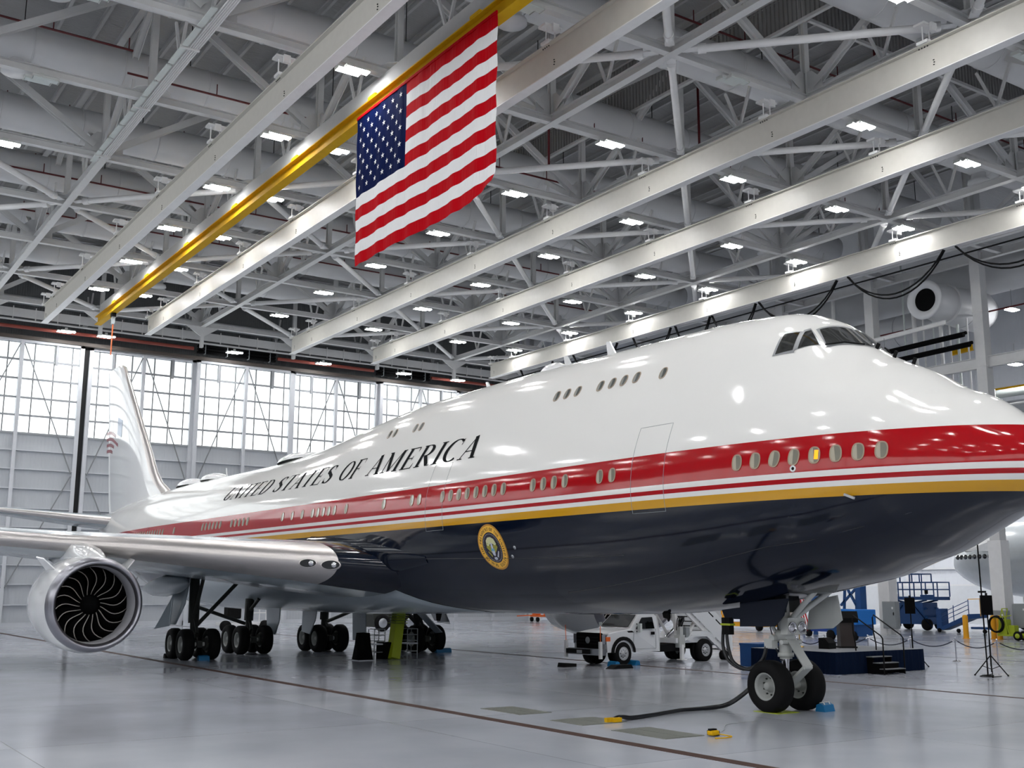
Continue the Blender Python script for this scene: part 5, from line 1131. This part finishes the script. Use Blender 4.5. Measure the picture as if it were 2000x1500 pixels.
# ================================================================== STAIR TRUCK
def truck():
    rz = math.atan2(-.996, .087); r = empty('stair_truck', (-23.90, 7.365, 0), rz, label='white airstair truck with black grille parked under the fuselage', cat='truck')
    TW = mat('truck_white', (.86, .87, .88), .25, noise=.02, coat=.5)
    # cab and bonnet shell from side sections
    secs = [(-.93, 0), (-.86, .06), (.86, .06), (.93, 0)]
    side = [(.86, .52), (.90, 1.05), (.78, 1.22), (.3, 1.30), (-.42, 1.38), (-1.02, 1.93), (-1.2, 1.99), (-1.86, 1.99), (-2.02, 1.9), (-2.1, 1.35), (-2.08, .5)]
    G = []
    for y, in_ in ((-.95, .0), (-.90, .03), (0, .05), (.90, .03), (.95, 0)):
        row = []
        for x, z in side:
            k = .16 if z > 1.4 else 0; yy = y*(1-k*(z-1.38)/.6) if z > 1.38 else y; row.append((x, yy, z+in_))
        G.append(row)
    m = MB(); m.grid(G, smooth=False)
    for gi in (0, -1): m.add(G[gi], [tuple(range(len(side)))])
    cab = bevel(recalc(m.build('cab', TW, r)), .03, 2)
    MB().box((-5.9, -.42, .55), (.6, -.3, .75)).box((-5.9, .3, .55), (.6, .42, .75)).box((-5.1, -.9, .5), (-4.5, .9, .72)).box((-3.6, -.7, .45), (-2.3, .7, .75)).build('chassis_rail', M_BLACK, r)
    bevel(MB().box((.84, -.70, .60), (1.02, .70, 1.27)).build('grille', M_MATTE, r), .05)
    for z in (.85, .97, 1.09): MB().box((1.015, -.6, z-.025), (1.03, .6, z+.025)).build('grille_bar', M_BLACK, r)
    MB().lathe((1.03, 0, .98), (1, 0, 0), [(0, .13), (.02, .11), (.02, 0)], 18).build('badge', M_GREYP, r)
    for s in (-1, 1):
        h = MB().box((.78, s*.71 if s > 0 else s*.92, .84), (.95, s*.92 if s > 0 else s*.71, 1.2)).build('headlight', M_CHROME, r)
        MB().box((.70, s*.90 if s > 0 else s*.955, .95), (.92, s*.955 if s > 0 else s*.90, 1.12)).build('indicator', M_ORANGE, h)
    MB().box((.95, -.98, .42), (1.22, .98, .66)).build('bumper', M_ALU, r); MB().box((1.2, -.95, .46), (1.34, .35, .64)).build('bumper_plate', M_BLACK, r)
    MB().box((1.34, -.3, .48), (1.35, .0, .6)).build('number_plate', M_GREYP, r)
    for s in (-1, 1):
        MB().box((1.22, s*1.0-.05, .3), (1.34, s*1.0+.05, .95)).build('marker_post', M_STEEL, r)
        MB().cyl((1.28, s*1.0, .9), (1.3, s*1.02, 1.55), .014, 6).build('marker_rod', M_ORANGE, r)
    # glazing
    MB().poly([(-.50, -.78, 1.46), (-.50, .78, 1.46), (-1.02, .70, 1.91), (-1.02, -.70, 1.91)], .02, (.65, 0, .75)).build('windscreen', M_GLASS, r).location = (.045, 0, .04)
    for s in (-1, 1):
        w_ = MB().poly([(-.72, s*.95, 1.40), (-1.12, s*.875, 1.84), (-1.72, s*.875, 1.86), (-1.78, s*.95, 1.40)], .02, (0, s, .14)).build('side_window', M_GLASS, r); w_.location = (0, s*.012, 0)
        MB().cb((-.78, s*1.12, 1.45), (.1, .16, .34)).build('mirror', M_OFF, r); MB().cyl((-.75, s*.95, 1.3), (-.78, s*1.1, 1.3), .02, 6).cyl((-.75, s*.95, 1.6), (-.78, s*1.1, 1.6), .02, 6).build('mirror_arm', M_BLACK, r)
        g = MB()
        for a, c in (((-.55, .62), (-.62, 1.35)), ((-1.86, .62), (-1.86, 1.4)), ((-.55, .62), (-1.86, .62))): g.beam((a[0], s*.955, a[1]), (c[0], s*.955, c[1]), .012, .012)
        g.build('door_seam', M_GREYP, r); MB().cb((-1.68, s*.962, 1.22), (.2, .03, .12)).build('door_handle', M_MATTE, r)
        MB().poly([(-.62, s*.957, 1.27), (-.30, s*.957, 1.27), (-.22, s*.957, 1.33), (-.5, s*.957, 1.34)], .012, (0, 1, 0)).build('side_vent', M_BLACK, r)
        # black wheel arch flare
        A = []
        for k in range(13):
            a = PI*k/12; A.append([(.66*math.cos(a), s*y, .5+.62*math.sin(a)) for y in (.86, 1.0)]+[(.52*math.cos(a), s*1.0, .5+.48*math.sin(a))])
        MB().grid(A).build('wheel_arch', M_BLACK, r)
        MB().lathe((0, s*.62-.05, .5), (0, .1, 0), [(0, 0), (0, .5), (.16, .5), (.16, 0)], 20).build('arch_liner', M_MATTE, r)
    for x, ys in ((0, (-.86, .86)), (-4.8, (-.9, -.62, .62, .9))):
        for y in ys:
            o = MB().lathe((x, y-.12, .465), (0, .24, 0), [(0, .26), (0, .40), (.04, .465), (.20, .465), (.24, .40), (.24, .26)], 30).build('tyre', M_BLACK, r)
            sd = 1 if y > 0 else -1
            MB().lathe((x, y+sd*.10, .465), (0, sd, 0), [(0, .27), (.03, .26), (-.05, .20), (-.03, .1), (.03, .08), (.04, 0)], 24).build('rim', mat('rim_pale', (.72, .73, .74), .35, .2), o)
            bo = MB()
            for q in range(8): a = q*PI/4; bo.cyl((x+.14*math.cos(a), y+sd*.06, .465+.14*math.sin(a)), (x+.14*math.cos(a), y+sd*.10, .465+.14*math.sin(a)), .018, 6)
            bo.build('wheel_nut', M_GEARD, o)
    _n0 = set(bpy.data.objects)
    # deck, fenders and lifting gear
    MB().poly([(-2.2, 0, .78), (-4.5, 0, .78), (-4.7, 0, 1.0), (-4.2, 0, 1.24), (-3.2, 0, 1.24), (-2.95, 0, 1.0), (-2.2, 0, .98)], 1.7, (0, 1, 0)).build('deck', TW, r)
    for s in (-1, 1): MB().poly([(-4.65, s*.9, .7), (-4.1, s*.9, 1.1), (-3.1, s*.9, 1.1), (-2.75, s*.9, .88), (-2.95, s*.9, .86), (-3.2, s*.9, 1.02), (-4.0, s*.9, 1.02), (-4.5, s*.9, .66)], .14, (0, 1, 0)).build('fender', TW, r)
    for s in (-1, 1):
        MB().beam((-2.6, s*.55, .9), (-2.45, s*.55, 2.0), .16, .1).beam((-2.45, s*.55, 2.0), (-3.1, s*.5, 1.15), .1, .08).build('lift_arm', M_WHITE, r)
        MB().beam((-3.4, s*.45, 1.1), (-3.9, s*.45, 1.75), .12, .1).build('lift_arm', M_WHITE, r)
    MB().cyl((-2.5, 0, .95), (-3.6, 0, 1.7), .09, 12).build('hydraulic_ram', M_CHROME, r)
    MB().cb((-2.5, .78, .85), (.34, .3, .5)).cb((-2.45, .85, 1.25), (.18, .2, .4)).build('valve_box', M_GEAR, r); MB().cb((-2.95, .75, 1.2), (.22, .2, .4)).build('blue_valve', M_GREYP, r)
    MB().cb((-2.45, .95, .42), (.16, .12, .6)).cb((-2.45, .95, .12), (.34, .3, .04)).build('outrigger', M_WHITE, r)
    for q in range(4): MB().tube(smooth([(-2.3-.1*q, .8, 1.3), (-2.25-.1*q, .9, 1.7), (-2.5-.1*q, .8, 1.85), (-2.7-.05*q, .6, 1.4)]), .018, 5).build('hydraulic_hose', M_BLACK, r)
    for q in set(bpy.data.objects)-_n0:
        q.location.x -= .95
    MB().cb((-1.12, 0, 2.06), (.3, .5, .12)).build('roof_beacon', M_BLACK, r)
    return r
TR = truck()
def stairs():
    r = empty('truck_stair', (-23.90, 7.365, 0), math.atan2(-.996, .087), label='white enclosed stair flight raised on the back of the truck', cat='stair')
    a, c = Vector((-6.8, 0, .35)), Vector((.6, 0, 5.6)); d = (c-a).normalized(); up_ = Vector((-d.z, 0, d.x))
    TW = MATS['truck_white']
    for s in (-1, 1):
        o = Vector((0, s*.72, 0)); pts = [a+o-up_*.1, c+o-up_*.1, c+o+up_*.9, a+o+up_*.75+d*.5, a+o+up_*.1]
        MB().poly(pts, .05, (0, 1, 0)).build('side_panel', TW, r)
        for k in range(14): p = a+d*(.7+k*.55)+o+up_*.52; MB().beam(p, p+d*.36, .012, .05, up=up_).build('edge_stripe', M_BLACK, r).location = (0, s*.032, 0)
    for k in range(26):
        p = a+d*(.35*k+.1); MB().box((p.x-.13, -.7, p.z-.02), (p.x+.15, .7, p.z+.02)).build('tread', M_GEARD, r)
    for s in (-1, 1): MB().beam(a+Vector((0, s*.6, -.25)), c+Vector((-2, s*.6, -1.6)), .1, .2).build('stringer', M_WHITE, r)
    for y in (-.8, .6): MB().lathe((-6.3, y, .2), (0, .2, 0), [(0, 0), (0, .2), (.2, .2), (.2, 0)], 16).build('tail_wheel', M_BLACK, r)
stairs()
tr_m = lambda lx, ly: (TR.location.x+lx*math.cos(TR.rotation_euler[2])-ly*math.sin(TR.rotation_euler[2]), TR.location.y+lx*math.sin(TR.rotation_euler[2])+ly*math.cos(TR.rotation_euler[2]))
for lx, ly, m, lab in ((.58, 1.0, M_TEAL, 'blue chock in front of the truck front wheel'), (-.58, .95, M_TEAL, 'blue chock behind the truck front wheel')):
    x, y = tr_m(lx, ly); chock(x, y, TR.rotation_euler[2], m, lab)
x, y = tr_m(1.2, 2.0); r = empty('floor_ramp', (x, y, 0), TR.rotation_euler[2], label='flat black rubber ramp lying before the truck front wheel', cat='ramp'); MB().poly([(-.5, 0, 0), (.6, 0, 0), (.3, 0, .14), (-.4, 0, .14)], .4, (0, 1, 0)).build('wedge', M_BLACK, r)
x, y = tr_m(2.2, .1); r = empty('floor_ramp', (x, y, 0), TR.rotation_euler[2], label='small black rubber ramp left of the truck bumper', cat='ramp'); MB().poly([(-.3, 0, 0), (.35, 0, 0), (.3, 0, .16), (-.3, 0, .12)], .4, (0, 1, 0)).build('wedge', M_BLACK, r)
r = empty('blue_bin', (-20.0, 12.1, 0), label='blue box on the floor directly behind the nose gear', cat='box'); MB().box((-.5, -.7, 0), (.5, .7, .85)).build('body', M_BLUE, r); MB().box((-.52, -.72, .8), (.52, .72, .88)).build('rim', M_BLUE, r)

# ================================================================== STAGE AND SOUND
ST = .78
r = empty('stage', (-17.1, 13.1, 0), label='low carpeted stage with pleated navy skirt right of the nose gear', cat='stage')
MB().box((-2.0, -2.5, ST-.08), (2.0, 2.5, ST)).build('deck', mat('stage_carpet', (.48, .49, .51), .9, noise=.15, nscale=8), r)
G0, G1 = [], []
per = [((-2, -2.5), (2, -2.5)), ((2, -2.5), (2, 2.5)), ((2, 2.5), (-2, 2.5))]
for (x0, y0), (x1, y1) in per:
    L = math.hypot(x1-x0, y1-y0); n = int(L*14); nx_, ny_ = (y1-y0)/L, -(x1-x0)/L
    for k in range(n):
        t = k/n; a = .035*math.sin(k*PI*.72)+.012*math.sin(k*1.1); G0.append((x0+(x1-x0)*t+nx_*(.02+a*.3), y0+(y1-y0)*t+ny_*(.02+a*.3), ST-.01)); G1.append((x0+(x1-x0)*t+nx_*(.05+a), y0+(y1-y0)*t+ny_*(.05+a), .01))
MB().grid([G0, G1]).build('skirt', M_NAVY, r)
r = empty('stage_steps', (-14.75, 12.75, 0), label='black portable steps with two handrails against the stage front', cat='steps')
for k in range(3): MB().box((-.0-.28*(k+1)+.56, -.55, .2+.2*k-.03), (-.28*k+.56, .55, .2+.2*k)).build('tread', mat('tread_grey', (.42, .43, .44), .6), r)
for s in (-1, 1): MB().poly([(.56, s*.5, .02), (.56, s*.5, .17), (.28, s*.5, .17), (.28, s*.5, .37), (0, s*.5, .37), (0, s*.5, .57), (-.28, s*.5, .57), (-.28, s*.5, .02)], .03, (0, 1, 0)).build('side_frame', M_MATTE, r)
MB().box((-.28, -.5, .03), (.3, .5, .36)).build('riser', M_MATTE, r)
for s in (-1, 1): MB().tube([(.5, s*.57, 0), (.5, s*.57, 1.25), (.42, s*.57, 1.35), (-.75, s*.57, 2.05), (-.8, s*.57, 1.95), (-.78, s*.57, 1.4), (-.7, s*.57, 1.0), (-.7, s*.57, .75)], .025, 8).build('handrail', M_BLACK, r)
r = empty('podium', (-17.1, 13.65, ST), -.6, label='dark brown lectern with slanted black top on the stage', cat='podium')
PB = mat('podium_brown', (.13, .075, .06), .45, noise=.2, nscale=2)
MB().prof((0, 0, 0), (0, 0, .95), [(-.27, -.24), (.27, -.24), (.27, .24), (-.27, .24)], up=(1, 0, 0)).build('column', PB, r)
MB().poly([(-.34, 0, .95), (.34, 0, .95), (.40, 0, 1.12), (.28, 0, 1.38), (-.36, 0, 1.2)], .8, (0, 1, 0)).build('desk_top', M_BLACK, r)
MB().box((-.33, -.34, -.0), (.33, .34, .06)).build('plinth', M_BLACK, r)
r = empty('stage_monitor', (-17.0, 12.45, ST), .2, label='black wedge floor monitor beside the lectern', cat='loudspeaker')
MB().poly([(-.2, 0, 0), (.22, 0, 0), (.22, 0, .22), (.05, 0, .4), (-.2, 0, .4)], .55, (0, 1, 0)).build('cabinet', M_BLACK, r)
r = empty('stage_flag', (-18.3, 12.4, ST), label='small American flag on a pole at the back of the stage', cat='flag')
MB().cyl((0, 0, 0), (0, 0, 2.0), .02, 8).build('pole', mat('pole_brass', (.65, .52, .25), .3, .8), r); MB().lathe((0, 0, 0), (0, 0, 1), [(0, .18), (.04, .16), (.06, .03)], 16).build('base', MATS['pole_brass'], r)
for k in range(7):
    G = [[(.02+.05*math.sin(v*9), .07*k+.04*v*7*.3-.1+.02, 1.9-v*1.3), (.02+.05*math.sin(v*9+1), .07*(k+1)+.04*v*7*.3-.1+.02, 1.9-v*1.3)] for v in [q/8 for q in range(9)]]
    MB().grid(G).build('stripe', MATS['flag_red'] if k % 2 == 0 else MATS['flag_white'], r)
def speaker(x, y, z, rz, lab, w_=.42, h_=.68):
    r = empty('loudspeaker', (x, y, z), rz, label=lab, cat='loudspeaker', group='loudspeakers on stands')
    bevel(MB().prof((0, 0, 0), (0, 0, h_), [(-.2, -w_/2), (.18, -w_/2+.06), (.18, w_/2-.06), (-.2, w_/2)], up=(1, 0, 0)).build('cabinet', M_MATTE, r), .02)
    MB().cb((-.21, 0, h_*.5), (.02, w_*.8, h_*.9)).build('grille', M_BLACK, r); MB().cyl((0, 0, h_), (.0, 0, h_+.08), .04, 8).build('eye', M_BLACK, r)
def stand(x, y, h, lab):
    r = empty('speaker_stand', (x, y, 0), label=lab, cat='stand', group='tripod loudspeaker stands')
    MB().cyl((0, 0, .15), (0, 0, h), .022, 8).cyl((0, 0, .35), (0, 0, h*.6), .03, 8).build('pole', M_BLACK, r)
    for k in range(3):
        a = k*2*PI/3-.95; MB().beam((0, 0, .72), (.62*math.cos(a), .62*math.sin(a), .02), .03, .03).cyl((.62*math.cos(a), .62*math.sin(a), .0), (.62*math.cos(a), .62*math.sin(a), .05), .03, 8).build('leg', M_BLACK, r); MB().beam((0, 0, .25), (.33*math.cos(a), .33*math.sin(a), .35), .02, .02).build('brace', M_BLACK, r)
    return r
sx1, sy1 = -11.75, 14.75
stand(sx1, sy1, 2.1, 'black tripod stand of the loudspeaker in front, right of the stage'); speaker(sx1, sy1, 2.1, -.9, 'black loudspeaker on the front stand, before the big white column')
stand(-16.3, 16.6, 2.05, 'black tripod stand at the right rear stage corner'); speaker(-16.3, 16.6, 2.05, -.9, 'black loudspeaker above the right stage corner', .36, .62)
stand(-19.9, 12.95, 2.05, 'thin black stand behind the stage beside the nose gear door'); speaker(-19.9, 12.95, 2.05, -.9, 'black loudspeaker next to the grey nose gear door', .34, .6)
r = empty('mast', (sx1-.25, sy1+.15, 0), label='tall thin black mast rising behind the front loudspeaker', cat='mast')
MB().cyl((0, 0, 0), (-.05, 0, 5.6), .026, 8).build('pole', M_BLACK, r); MB().cb((0, 0, 2.9), (.2, .2, .07)).cb((-.03, 0, 5.5), (.1, .1, .16)).build('clamp', M_BLACK, r); MB().cyl((0, 0, 0), (0, 0, .03), .2, 16).build('foot', M_BLACK, r)
MB().tube(smooth([(sx1, sy1, .3), (sx1+.1, sy1-.15, .1), (sx1-.2, sy1-.4, .02), (sx1+.2, sy1-.5, .02), (sx1+.3, sy1+.1, .02)]), .014, 6).build('floor_lead', M_BLACK, label='black lead coiled between the legs of the front stand', cat='cable')
# rope barrier
SP = [(-23.0, 17.4), (-22.3, 18.5), (-21.3, 20.2), (-19.3, 20.5), (-17.65, 21.3), (-15.7, 21.28), (-13.9, 21.9)]
for k, (x, y) in enumerate(SP):
    lab = 'chrome rope stanchion, %s of the barrier line from its stage end' % ORD[k]
    r = empty('stanchion', (x, y, 0), label=lab, cat='stanchion', group='chrome stanchions')
    MB().cyl((0, 0, .03), (0, 0, .95), .028, 12).lathe((0, 0, .95), (0, 0, 1), [(0, .028), (0, .045), (.03, .045), (.05, .035), (.07, 0)], 12).build('post', M_CHROME, r)
    MB().lathe((0, 0, 0), (0, 0, 1), [(0, .17), (.015, .17), (.035, .13), (.06, .05), (.07, .028)], 20).build('base', M_CHROME, r)
    if k:
        a, c = Vector((*SP[k-1], .9)), Vector((x, y, .9)); pts = []
        for q in range(13): t = q/12; p = a.lerp(c, t); p.z -= .30*(1-(2*t-1)**2); pts.append(p)
        ro = MB().tube(pts, .022, 8).build('barrier_rope', mat('rope_navy', (.05, .08, .16), .8), label='dark barrier rope, %s span from the stage end' % ORD[k-1], cat='rope', group='barrier ropes')
        for e, f_ in ((pts[0], pts[1]), (pts[-1], pts[-2])): MB().cyl(e, Vector(e).lerp(f_, .7), .032, 8).build('hook', M_CHROME, ro)
